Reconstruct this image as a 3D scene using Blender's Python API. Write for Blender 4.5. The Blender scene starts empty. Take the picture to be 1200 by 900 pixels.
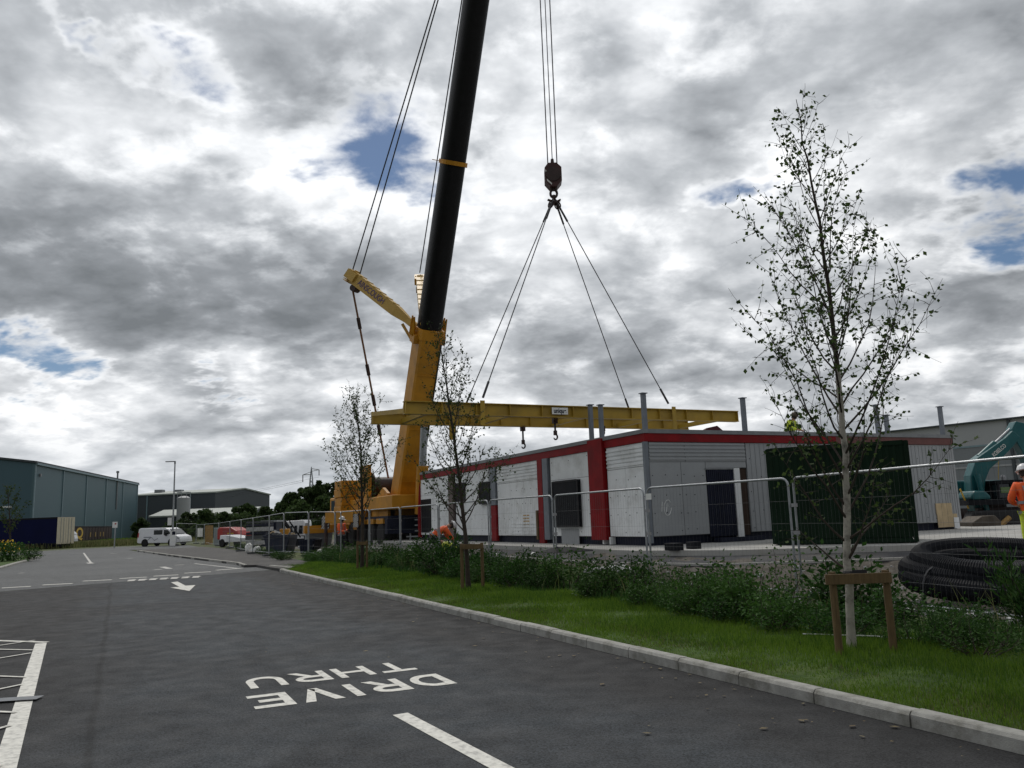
import bpy, bmesh, math, random
import numpy as np
from mathutils import Vector, Matrix
random.seed(7); rng = np.random.default_rng(7)
sc = bpy.context.scene
COL = sc.collection
# ------------------------------------------------------------------ camera and survey helpers
F = 950.; HC = 157.; ROLL = .035; EYE = 1.6
pitch = math.atan(HC / F); cp, sp = math.cos(pitch), math.sin(pitch)
fw = np.array([0, cp, sp]); up0 = np.array([0, -sp, cp]); rt0 = np.array([1., 0, 0])
_c, _s = math.cos(ROLL), math.sin(ROLL)
rt = _c * rt0 - _s * up0; upv = _s * rt0 + _c * up0
O = np.array([0, 0, EYE])
def ray(px, py):
    d = fw * F + rt * (px - 600) + upv * (450 - py); return d / d[1]
def gz(px, py, z=0.):                      # survey point on the level z
    d = ray(px, py); return O + d * ((z - EYE) / d[2])
def at(px, py, Y): return O + ray(px, py) * Y     # survey point at forward distance Y
def on_plane(px, py, p0, n):
    d = ray(px, py); t = ((np.array(p0) - O) @ n) / (d @ n); return O + d * t
KO = gz(1200, 885, 0)
_b = gz(330, 671, 0); D = (_b - KO); D[2] = 0; D /= np.linalg.norm(D); N = np.array([D[1], -D[0], 0])
def W(u, v, z=0.): return np.array([KO[0] + D[0]*u + N[0]*v, KO[1] + D[1]*u + N[1]*v, z])
def UV(p): q = np.array([p[0]-KO[0], p[1]-KO[1], 0]); return float(q @ D), float(q @ N)
Z = np.array([0, 0, 1.])
def nrm(a): a = np.array(a, float); return a / np.linalg.norm(a)

cam = bpy.data.cameras.new("camera"); camo = bpy.data.objects.new("camera", cam); COL.objects.link(camo)
cam.sensor_fit = 'HORIZONTAL'; cam.sensor_width = 36; cam.lens = F * 36 / 1200; cam.clip_start = .1; cam.clip_end = 5000
camo.matrix_world = Matrix(((rt[0], upv[0], -fw[0], 0), (rt[1], upv[1], -fw[1], 0), (rt[2], upv[2], -fw[2], EYE), (0, 0, 0, 1)))
sc.camera = camo
sc.view_settings.view_transform = 'Standard'; sc.view_settings.look = 'None'
sc.view_settings.exposure = 0; sc.view_settings.gamma = 1

# ------------------------------------------------------------------ mesh builder and object helpers
def perp(d):
    d = nrm(d); a = np.cross(d, Z if abs(d[2]) < .95 else np.array([1., 0, 0])); a = nrm(a); return a, np.cross(d, a)
class MB:
    def __init__(s): s.v = []; s.f = []; s.m = []; s.cur = 0
    def mat(s, i): s.cur = i; return s
    def add(s, vs, fs):
        o = len(s.v); s.v += [tuple(map(float, p)) for p in vs]
        for f in fs: s.f.append(tuple(i + o for i in f)); s.m.append(s.cur)
        return s
    def obox(s, c, hx, hy, hz, ax=(1, 0, 0), ay=(0, 1, 0), az=(0, 0, 1), bev=0):
        c = np.array(c, float); ax, ay, az = np.array(ax, float), np.array(ay, float), np.array(az, float)
        vs = [c + ax*hx*i + ay*hy*j + az*hz*k for i in (-1, 1) for j in (-1, 1) for k in (-1, 1)]
        return s.add(vs, [(0, 1, 3, 2), (4, 6, 7, 5), (0, 4, 5, 1), (2, 3, 7, 6), (0, 2, 6, 4), (1, 5, 7, 3)])
    def box(s, a, b):
        a, b = np.array(a, float), np.array(b, float); c = (a + b) / 2; h = abs(b - a) / 2
        return s.obox(c, *h)
    def uvbox(s, u0, u1, v0, v1, z0, z1):
        c = W((u0+u1)/2, (v0+v1)/2, (z0+z1)/2); return s.obox(c, abs(u1-u0)/2, abs(v1-v0)/2, abs(z1-z0)/2, D, N, Z)
    def cyl(s, p0, p1, r0, r1=None, n=8, caps=True):
        r1 = r0 if r1 is None else r1; p0, p1 = np.array(p0, float), np.array(p1, float); a, b = perp(p1 - p0)
        vs = []
        for p, r in ((p0, r0), (p1, r1)):
            for i in range(n):
                t = 2*math.pi*i/n; vs.append(p + a*r*math.cos(t) + b*r*math.sin(t))
        fs = [(i, (i+1) % n, n+(i+1) % n, n+i) for i in range(n)]
        if caps: fs += [tuple(range(n))[::-1], tuple(range(n, 2*n))]
        return s.add(vs, fs)
    def tube(s, pts, r, n=6, closed=False):
        pts = [np.array(p, float) for p in pts]; k = len(pts); rs = r if hasattr(r, '__len__') else [r]*k
        vs = []; pa = None
        for i, p in enumerate(pts):
            d = pts[(i+1) % k if closed else min(i+1, k-1)] - pts[(i-1) % k if closed else max(i-1, 0)]
            d = nrm(d)
            if pa is None: a, _ = perp(d)
            else: a = nrm(pa - d*(pa @ d))
            pa = a; b = np.cross(d, a)
            for j in range(n):
                t = 2*math.pi*j/n; vs.append(p + (a*math.cos(t) + b*math.sin(t))*rs[i])
        fs = []
        for i in range(k if closed else k-1):
            i2 = (i+1) % k
            for j in range(n): fs.append((i*n+j, i*n+(j+1) % n, i2*n+(j+1) % n, i2*n+j))
        if not closed: fs += [tuple(range(n))[::-1], tuple(range((k-1)*n, k*n))]
        return s.add(vs, fs)
    def prism(s, poly, off):                     # polygon of 3-D points extruded by a vector
        n = len(poly); off = np.array(off, float); a = [np.array(p, float) for p in poly]
        return s.add(a + [p + off for p in a], [tuple(range(n))[::-1], tuple(range(n, 2*n))] + [(i, (i+1) % n, n+(i+1) % n, n+i) for i in range(n)])
    def lathe(s, c, prof, ax=(0, 0, 1), n=16):   # prof = [(r, h)]
        c = np.array(c, float); ax = nrm(ax); a, b = perp(ax); vs = []
        for r, h in prof:
            for j in range(n):
                t = 2*math.pi*j/n; vs.append(c + ax*h + (a*math.cos(t) + b*math.sin(t))*max(r, 1e-4))
        fs = [(i*n+j, i*n+(j+1) % n, (i+1)*n+(j+1) % n, (i+1)*n+j) for i in range(len(prof)-1) for j in range(n)]
        fs += [tuple(range(n))[::-1], tuple(range((len(prof)-1)*n, len(prof)*n))]
        return s.add(vs, fs)
    def quad(s, *p): return s.add(p, [tuple(range(len(p)))])
    def build(s, name, mats, parent=None, smooth=False, bevel=0):
        off = np.zeros(3)
        p = parent
        while p is not None: off += np.array(p.location); p = p.parent
        me = bpy.data.meshes.new(name); me.from_pydata([tuple(np.array(q) - off) for q in s.v], [], s.f)
        mats = mats if isinstance(mats, (list, tuple)) else [mats]
        for m in mats: me.materials.append(m)
        if len(mats) > 1: me.polygons.foreach_set('material_index', s.m)
        bm = bmesh.new(); bm.from_mesh(me); bmesh.ops.recalc_face_normals(bm, faces=bm.faces); bm.to_mesh(me); bm.free()
        if smooth: smooth_by_angle(me)
        o = bpy.data.objects.new(name, me); COL.objects.link(o)
        if parent is not None: o.parent = parent
        if bevel:
            b = o.modifiers.new('bevel', 'BEVEL'); b.width = bevel; b.segments = 2; b.limit_method = 'ANGLE'
        return o
def smooth_by_angle(me, ang=.7):
    me.polygons.foreach_set('use_smooth', [True]*len(me.polygons))
    bm = bmesh.new(); bm.from_mesh(me)
    for e in bm.edges:
        e.smooth = not (len(e.link_faces) == 2 and e.calc_face_angle(0) > ang)
    bm.to_mesh(me); bm.free()
def thing(name, label, cat, loc=(0, 0, 0), group=None):
    o = bpy.data.objects.new(name, None); COL.objects.link(o); o.location = tuple(map(float, loc)); o.empty_display_size = .2
    return tag(o, label, cat, group)
def tag(o, label, cat, group=None):
    o['label'] = label; o['category'] = cat
    if group: o['group'] = group
    return o
def struct(o): o['kind'] = 'structure'; return o
def stuff(o, label=None, cat=None):
    o['kind'] = 'stuff'
    if label: o['label'] = label; o['category'] = cat
    return o
def dup(root, loc=None, rotz=None, scale=None, label=None):
    r = root.copy(); COL.objects.link(r)
    if loc is not None: r.location = tuple(map(float, loc))
    if rotz is not None: r.rotation_euler = (0, 0, rotz)
    if scale is not None: r.scale = scale if hasattr(scale, '__len__') else (scale,)*3
    if label: r['label'] = label
    for ch in list(root.children):
        c = ch.copy(); COL.objects.link(c); c.parent = r
        for g in ch.children:
            d = g.copy(); COL.objects.link(d); d.parent = c
    return r
def np_mesh(name, verts, faces_flat, per, mats, parent=None, smooth=False):
    me = bpy.data.meshes.new(name); nv = len(verts); nf = len(faces_flat)//per
    off = np.zeros(3); p = parent
    while p is not None: off += np.array(p.location); p = p.parent
    me.vertices.add(nv); me.vertices.foreach_set('co', (np.asarray(verts) - off).astype(np.float32).ravel())
    me.loops.add(nf*per); me.loops.foreach_set('vertex_index', np.asarray(faces_flat, np.int32))
    me.polygons.add(nf); me.polygons.foreach_set('loop_start', np.arange(0, nf*per, per, dtype=np.int32))
    me.update(calc_edges=True); me.validate()
    for m in (mats if isinstance(mats, (list, tuple)) else [mats]): me.materials.append(m)
    if smooth: me.polygons.foreach_set('use_smooth', [True]*nf)
    o = bpy.data.objects.new(name, me); COL.objects.link(o)
    if parent is not None: o.parent = parent
    return o
def text_mesh(txt, size, org, ax, ay, depth=.004, width=None, spacing=1.0, bold=0.0):
    """vertices/faces of lettering laid in the plane ax (reading direction), ay (letter up), centred on org"""
    cu = bpy.data.curves.new('t', 'FONT'); cu.body = txt; cu.size = size; cu.align_x = 'CENTER'; cu.align_y = 'CENTER'
    cu.space_character = spacing; cu.offset = bold; cu.extrude = 0
    o = bpy.data.objects.new('t', cu); COL.objects.link(o); dg = bpy.context.evaluated_depsgraph_get(); dg.update()
    me = bpy.data.meshes.new_from_object(o.evaluated_get(dg))
    vs = np.array([v.co[:] for v in me.vertices]); fs = [tuple(p.vertices) for p in me.polygons]
    COL.objects.unlink(o); bpy.data.objects.remove(o); bpy.data.curves.remove(cu); bpy.data.meshes.remove(me)
    w = vs[:, 0].max() - vs[:, 0].min(); k = width / w if width else 1
    ax, ay = nrm(ax), nrm(ay)
    return [np.array(org) + ax*v[0]*k + ay*v[1] for v in vs], fs

# ------------------------------------------------------------------ materials
def M(name, col, rough=.6, metal=0., var=.12, scale=4., bump=0., bscale=60., spec=.4, dirt=None, dscale=1.5, damt=.5, ghue=None, detail=6, stretch=None):
    m = bpy.data.materials.new(name); m.use_nodes = True; nt = m.node_tree; ns, ln = nt.nodes, nt.links
    b = ns['Principled BSDF']; b.inputs['Roughness'].default_value = rough; b.inputs['Metallic'].default_value = metal
    b.inputs['Specular IOR Level'].default_value = spec
    tc = ns.new('ShaderNodeTexCoord'); src = tc.outputs['Object']
    if stretch:
        mp = ns.new('ShaderNodeMapping'); mp.inputs['Scale'].default_value = stretch; ln.new(src, mp.inputs[0]); src = mp.outputs[0]
    nz = ns.new('ShaderNodeTexNoise'); nz.inputs['Scale'].default_value = scale; nz.inputs['Detail'].default_value = detail; ln.new(src, nz.inputs['Vector'])
    rp = ns.new('ShaderNodeMapRange'); rp.inputs[1].default_value = .3; rp.inputs[2].default_value = .7
    rp.inputs[3].default_value = 1-var; rp.inputs[4].default_value = 1+var; ln.new(nz.outputs['Fac'], rp.inputs[0])
    mx = ns.new('ShaderNodeMix'); mx.data_type = 'RGBA'; mx.blend_type = 'MULTIPLY'; mx.inputs[0].default_value = 1
    mx.inputs[6].default_value = (*col, 1); ln.new(rp.outputs[0], mx.inputs[7]); out = mx.outputs[2]
    if dirt:
        n2 = ns.new('ShaderNodeTexNoise'); n2.inputs['Scale'].default_value = dscale; n2.inputs['Detail'].default_value = 8; n2.inputs['Roughness'].default_value = .65
        ln.new(tc.outputs['Object'], n2.inputs['Vector'])
        r2 = ns.new('ShaderNodeMapRange'); r2.inputs[1].default_value = .48; r2.inputs[2].default_value = .72; r2.inputs[4].default_value = damt; ln.new(n2.outputs['Fac'], r2.inputs[0])
        m2 = ns.new('ShaderNodeMix'); m2.data_type = 'RGBA'; ln.new(r2.outputs[0], m2.inputs[0]); ln.new(out, m2.inputs[6]); m2.inputs[7].default_value = (*dirt, 1); out = m2.outputs[2]
    ln.new(out, b.inputs['Base Color'])
    if bump:
        n3 = ns.new('ShaderNodeTexNoise'); n3.inputs['Scale'].default_value = bscale; n3.inputs['Detail'].default_value = 4; ln.new(src, n3.inputs['Vector'])
        bp = ns.new('ShaderNodeBump'); bp.inputs['Strength'].default_value = bump; bp.inputs['Distance'].default_value = .02; ln.new(n3.outputs['Fac'], bp.inputs['Height']); ln.new(bp.outputs[0], b.inputs['Normal'])
    return m
def leaf_mat(name, col, col2, trans=.35, rough=.65):
    m = bpy.data.materials.new(name); m.use_nodes = True; nt = m.node_tree; ns, ln = nt.nodes, nt.links
    b = ns['Principled BSDF']; b.inputs['Roughness'].default_value = rough; b.inputs['Specular IOR Level'].default_value = .18
    g = ns.new('ShaderNodeNewGeometry'); mx = ns.new('ShaderNodeMix'); mx.data_type = 'RGBA'
    ln.new(g.outputs['Random Per Island'], mx.inputs[0]); mx.inputs[6].default_value = (*col, 1); mx.inputs[7].default_value = (*col2, 1)
    oi = ns.new('ShaderNodeObjectInfo'); mr = ns.new('ShaderNodeMapRange'); mr.inputs[3].default_value = .75; mr.inputs[4].default_value = 1.25; ln.new(oi.outputs['Random'], mr.inputs[0])
    m3 = ns.new('ShaderNodeMix'); m3.data_type = 'RGBA'; m3.blend_type = 'MULTIPLY'; m3.inputs[0].default_value = 1; ln.new(mx.outputs[2], m3.inputs[6]); ln.new(mr.outputs[0], m3.inputs[7])
    ln.new(m3.outputs[2], b.inputs['Base Color'])
    t = ns.new('ShaderNodeBsdfTranslucent'); ln.new(m3.outputs[2], t.inputs[0]); ms = ns.new('ShaderNodeMixShader'); ms.inputs[0].default_value = trans
    ln.new(b.outputs[0], ms.inputs[1]); ln.new(t.outputs[0], ms.inputs[2]); ln.new(ms.outputs[0], ns['Material Output'].inputs[0])
    return m
def asphalt(name, col, patch, pscale=.35, wear=False):
    m = bpy.data.materials.new(name); m.use_nodes = True; nt = m.node_tree; ns, ln = nt.nodes, nt.links
    b = ns['Principled BSDF']; b.inputs['Specular IOR Level'].default_value = .3
    tc = ns.new('ShaderNodeTexCoord')
    def noise(s, d=4, r=.55, w=0):
        n = ns.new('ShaderNodeTexNoise'); n.inputs['Scale'].default_value = s; n.inputs['Detail'].default_value = d; n.inputs['Roughness'].default_value = r; n.inputs['Distortion'].default_value = w
        ln.new(tc.outputs['Object'], n.inputs['Vector']); return n.outputs['Fac']
    def mr(x, a, bb, c, d):
        n = ns.new('ShaderNodeMapRange'); n.inputs[1].default_value = a; n.inputs[2].default_value = bb; n.inputs[3].default_value = c; n.inputs[4].default_value = d; ln.new(x, n.inputs[0]); return n.outputs[0]
    def mul(a, v):
        x = ns.new('ShaderNodeMix'); x.data_type = 'RGBA'; x.blend_type = 'MULTIPLY'; x.inputs[0].default_value = 1; ln.new(a, x.inputs[6]); ln.new(v, x.inputs[7]); return x.outputs[2]
    base = ns.new('ShaderNodeMix'); base.data_type = 'RGBA'; base.inputs[6].default_value = (*col, 1); base.inputs[7].default_value = (*patch, 1)
    ln.new(mr(noise(pscale, 5, .6, .6), .4, .62, 0, 1), base.inputs[0])
    v = ns.new('ShaderNodeTexVoronoi'); v.inputs['Scale'].default_value = 95; ln.new(tc.outputs['Object'], v.inputs['Vector'])
    sep = ns.new('ShaderNodeSeparateColor'); ln.new(v.outputs['Color'], sep.inputs[0])
    o = mul(base.outputs[2], mr(sep.outputs[0], 0, 1, .4, 1.75))
    if wear:
        mp = ns.new('ShaderNodeMapping'); mp.vector_type = 'POINT'; mp.inputs['Rotation'].default_value = (0, 0, -math.atan2(N[1], N[0])); ln.new(tc.outputs['Object'], mp.inputs[0])
        sx = ns.new('ShaderNodeSeparateXYZ'); ln.new(mp.outputs[0], sx.inputs[0])          # x runs across the road
        def mth(op, a, b):
            n = ns.new('ShaderNodeMath'); n.operation = op
            for i, y in enumerate((a, b)):
                if isinstance(y, (int, float)): n.inputs[i].default_value = y
                else: ln.new(y, n.inputs[i])
            return n.outputs[0]
        vo = float(KO[0]*N[0] + KO[1]*N[1]); vx = mth('SUBTRACT', sx.outputs[0], vo)
        vw = mth('ADD', vx, mth('MULTIPLY', mth('SUBTRACT', noise(.55, 4, .6), .5), 1.6))
        lane = mth('MULTIPLY', mr(vw, -6.2, -4.9, 0, 1), mr(vw, -1.9, -.9, 1, 0))
        tint = ns.new('ShaderNodeMix'); tint.data_type = 'RGBA'; tint.inputs[6].default_value = (.68, .645, .625, 1); tint.inputs[7].default_value = (1.08, 1.14, 1.18, 1); ln.new(lane, tint.inputs[0]); o = mul(o, tint.outputs[2])
        for c_, w_, k_ in ((-5.35, .035, .55), (-.22, .16, .72), (-3.6, .16, .9), (-2.1, .16, .9)):
            d_ = mth('ABSOLUTE', mth('SUBTRACT', mth('ADD', vx, mth('MULTIPLY', mth('SUBTRACT', noise(.35, 3), .5), .25)), c_), 0); o = mul(o, mr(d_, w_*.4, w_*1.5, k_, 1))
        st = ns.new('ShaderNodeTexVoronoi'); st.inputs['Scale'].default_value = .42; ln.new(tc.outputs['Object'], st.inputs['Vector'])
        o = mul(o, mr(mth('ADD', st.outputs['Distance'], mth('MULTIPLY', noise(3.5, 5, .7), .35)), .22, .36, .72, 1))
        dst = ns.new('ShaderNodeVectorMath'); dst.operation = 'DISTANCE'; ln.new(tc.outputs['Object'], dst.inputs[0]); dst.inputs[1].default_value = tuple(W(10, -14, 0))
        for r_ in (9.2, 10.7, 12.4):
            d_ = mth('ABSOLUTE', mth('SUBTRACT', dst.outputs['Value'], r_), 0); o = mul(o, mr(d_, .03, .17, .86, 1))
    o = mul(o, mr(noise(12, 6, .7), .3, .7, .82, 1.18))
    o = mul(o, mr(noise(1.6, 6, .65, 1.5), .35, .65, .95, 1.05))
    ln.new(o, b.inputs['Base Color'])
    ln.new(mr(noise(3, 4), .3, .7, .75, .95), b.inputs['Roughness'])
    bp = ns.new('ShaderNodeBump'); bp.inputs['Strength'].default_value = .5; bp.inputs['Distance'].default_value = .006; ln.new(v.outputs['Distance'], bp.inputs['Height']); ln.new(bp.outputs[0], b.inputs['Normal'])
    return m
m_road = asphalt('road_asphalt', (.032, .035, .0385), (.024, .025, .027), .35, True)
m_road2 = asphalt('worn_asphalt', (.098, .102, .104), (.082, .085, .086), .2)
m_path = asphalt('path_asphalt', (.05, .048, .047), (.065, .062, .058), .5)
m_tarmac = M('site_tarmac', (.055, .056, .06), .9, var=.25, scale=3, bump=.4, dirt=(.12, .11, .095), dscale=.9, damt=.5)
m_kerb = M('kerb_concrete', (.34, .335, .31), .9, var=.18, scale=9, bump=.4, bscale=120, dirt=(.11, .105, .08), dscale=4.2, damt=.8)
m_slab = M('slab_concrete', (.4, .395, .375), .9, var=.12, scale=2, bump=.3, dirt=(.27, .25, .22), dscale=1.0, damt=.7)
m_paint = M('road_paint', (.66, .65, .6), .8, var=.1, scale=14, dirt=(.2, .195, .19), dscale=13, damt=.75)
m_paint_old = M('worn_road_paint', (.52, .51, .48), .8, var=.15, scale=8, dirt=(.1, .1, .1), dscale=5, damt=.85)
m_grit = M('earth', (.085, .075, .062), 1, var=.35, scale=5, bump=1, bscale=25, dirt=(.2, .185, .165), dscale=3, damt=.7)
m_soil = M('turf_soil', (.045, .085, .014), 1, var=.4, scale=4, bump=1, bscale=25, dirt=(.09, .085, .03), dscale=2.0, damt=.5)
m_field = M('far_grass', (.06, .075, .025), 1, var=.35, scale=.3, bump=1, bscale=3, dirt=(.1, .1, .05), dscale=.08, damt=.6)
m_galv = M('galvanised_steel', (.33, .345, .36), .48, .75, var=.18, scale=12)
m_wire = M('fence_wire', (.13, .135, .14), .7, .2)
m_white = M('white_cladding', (.78, .8, .81), .55, var=.07, scale=1.2, dirt=(.42, .42, .4), dscale=1.7, damt=.6, stretch=(1, 1, .3))
m_grey = M('grey_and_shaded_cladding', (.33, .345, .36), .5, var=.08, scale=1.2, dirt=(.22, .225, .225), dscale=1.2, damt=.6)
m_seam = M('seam_dark', (.1, .105, .11), .7)
m_cap = M('grey_trim', (.2, .21, .22), .5, var=.15)
m_red = M('red_paint', (.225, .006, .009), .5, var=.18, scale=3, dirt=(.13, .014, .014), dscale=2, damt=.6, spec=.15)
m_steelblue = M('blue_grey_post', (.17, .19, .22), .5, var=.12)
m_black = M('black_sheet', (.008, .009, .012), .6, var=.3, spec=.15)
m_rubber = M('black_rubber', (.02, .02, .022), .75, var=.25)
m_navy = M('navy_dark', (.009, .012, .028), .6, var=.25, spec=.2)
m_navycurtain = M('navy_curtain', (.004, .006, .042), .7, var=.12, scale=.6, spec=.1)
m_yellow = M('crane_yellow', (.5, .225, .014), .5, var=.16, scale=1.3, dirt=(.2, .1, .015), dscale=1.1, damt=.55, spec=.3)
m_paleyellow = M('pale_crane_yellow', (.56, .36, .09), .45, var=.1, scale=2, dirt=(.4, .25, .08), dscale=2, damt=.4)
m_beam = M('beam_yellow', (.42, .27, .03), .5, var=.14, scale=1.2, dirt=(.25, .16, .04), dscale=1.6, damt=.6)
m_boomblack = M('boom_black', (.006, .006, .007), .5, var=.3, spec=.22)
m_rope = M('wire_rope', (.06, .06, .065), .6, .3)
m_hook = M('hook_dark', (.04, .022, .02), .55, var=.3)
m_stripe_red = M('warning_red', (.4, .03, .03), .5)
m_stripe_white = M('warning_white', (.7, .69, .66), .5)
m_bluetext = M('blue_lettering', (.06, .05, .22), .6)
m_sign = M('sign_white', (.78, .78, .76), .5, var=.05)
m_wood = M('timber_stake', (.125, .082, .036), .8, var=.25, scale=8, stretch=(6, 6, 1), bump=.3)
m_ply = M('plywood', (.52, .4, .24), .8, var=.15, scale=4)
m_osb = M('osb_board', (.36, .22, .08), .8, var=.25, scale=9)
m_green = M('container_green', (.006, .018, .009), .7, spec=.12, var=.25, scale=1.5, dirt=(.013, .022, .012), dscale=1.2, damt=.5)
m_teal = M('excavator_teal', (.006, .09, .1), .38, var=.08, scale=2, dirt=(.06, .15, .14), dscale=2, damt=.4)
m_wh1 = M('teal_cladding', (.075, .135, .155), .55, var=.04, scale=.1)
m_wh1d = M('teal_cladding_shaded', (.06, .115, .14), .55, var=.04, scale=.1)  # darker copy of the teal: shade on the gable side put into the colour
m_wh_seam = M('teal_trim', (.19, .27, .3), .5)
m_wh2 = M('charcoal_cladding', (.05, .06, .068), .6, var=.06, scale=.1)
m_roofpale = M('pale_roof', (.33, .36, .33), .6, var=.1, scale=.3)
m_far1 = M('warehouse_pale_band', (.36, .37, .38), .6, var=.04, scale=.2)
m_far2 = M('warehouse_mid_band', (.2, .215, .23), .6, var=.04, scale=.2)
m_glass = M('dark_glass', (.015, .018, .022), .08, var=.1, spec=.6)
m_vanwhite = M('van_paint', (.72, .73, .75), .3, var=.04)
m_tyre = M('tyre', (.015, .015, .016), .85, var=.2)
m_chrome = M('rim_grey', (.3, .3, .31), .4, .6)
m_redmachine = M('red_tank_paint', (.36, .025, .02), .4, var=.1)
m_cream = M('cream_door', (.58, .52, .4), .6, var=.06)
m_brown = M('brown_curtain', (.03, .012, .01), .6, var=.2, scale=.8)
m_logo = M('yellow_print', (.62, .4, .05), .6)
m_bark = M('birch_bark', (.40, .37, .32), .8, var=.2, scale=9, dirt=(.03, .026, .022), dscale=7, damt=.95, stretch=(1, 1, .6), bump=.3)
m_twig = M('dark_bark', (.045, .034, .026), .8, var=.25, scale=9)
m_leaf = leaf_mat('birch_leaf', (.022, .042, .012), (.07, .11, .03), .4)
m_shrub = leaf_mat('shrub_leaf', (.012, .042, .008), (.045, .11, .02), .3)
m_shrub3 = leaf_mat('light_shrub_leaf', (.022, .065, .01), (.06, .13, .025), .3)
m_shrub2 = leaf_mat('feathery_leaf', (.014, .05, .012), (.055, .12, .025), .3)
m_tree = leaf_mat('dark_tree_leaf', (.028, .055, .018), (.065, .1, .03), .35)
m_grass = leaf_mat('grass_blade', (.07, .14, .012), (.15, .24, .03), .42)
m_grass2 = leaf_mat('dark_grass_blade', (.035, .085, .012), (.08, .15, .02), .35)
m_drygrass = leaf_mat('dry_grass', (.07, .10, .03), (.2, .19, .09), .35)
m_flower = M('yellow_flower', (.75, .5, .02), .6)
m_skin = M('skin', (.5, .29, .2), .5)
m_orange = M('hi_vis_orange', (.9, .13, .025), .6, var=.12, scale=6)
m_hiyellow = M('hi_vis_yellow', (.62, .75, .06), .6, var=.12, scale=6)
m_reflect = M('reflective_tape', (.24, .24, .25), .4, .2)
m_trouser = M('dark_trousers', (.02, .022, .03), .8, var=.25, scale=9)
m_helmet = M('white_helmet', (.75, .75, .76), .3)
m_hair = M('hair', (.03, .02, .015), .8)
m_plastic = M('black_plastic_pipe', (.008, .009, .012), .62, var=.25, spec=.12)
m_skip = M('skip_navy', (.016, .024, .05), .6, var=.3, scale=2, dirt=(.07, .05, .04), dscale=2, damt=.6)
m_skipgrey = M('skip_grey', (.08, .085, .09), .7, var=.2, scale=2)
m_debris = M('pale_rubble', (.42, .42, .42), .9, var=.3, scale=6)
m_deadleaf = leaf_mat('fallen_leaf', (.12, .09, .05), (.2, .17, .1), .1)
m_spot = M('fixing_spot', (.03, .03, .035), .6)
m_chalk = M('chalk', (.72, .73, .73), .9)
m_patch = M('grey_strip', (.14, .15, .165), .6, var=.15)

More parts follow.
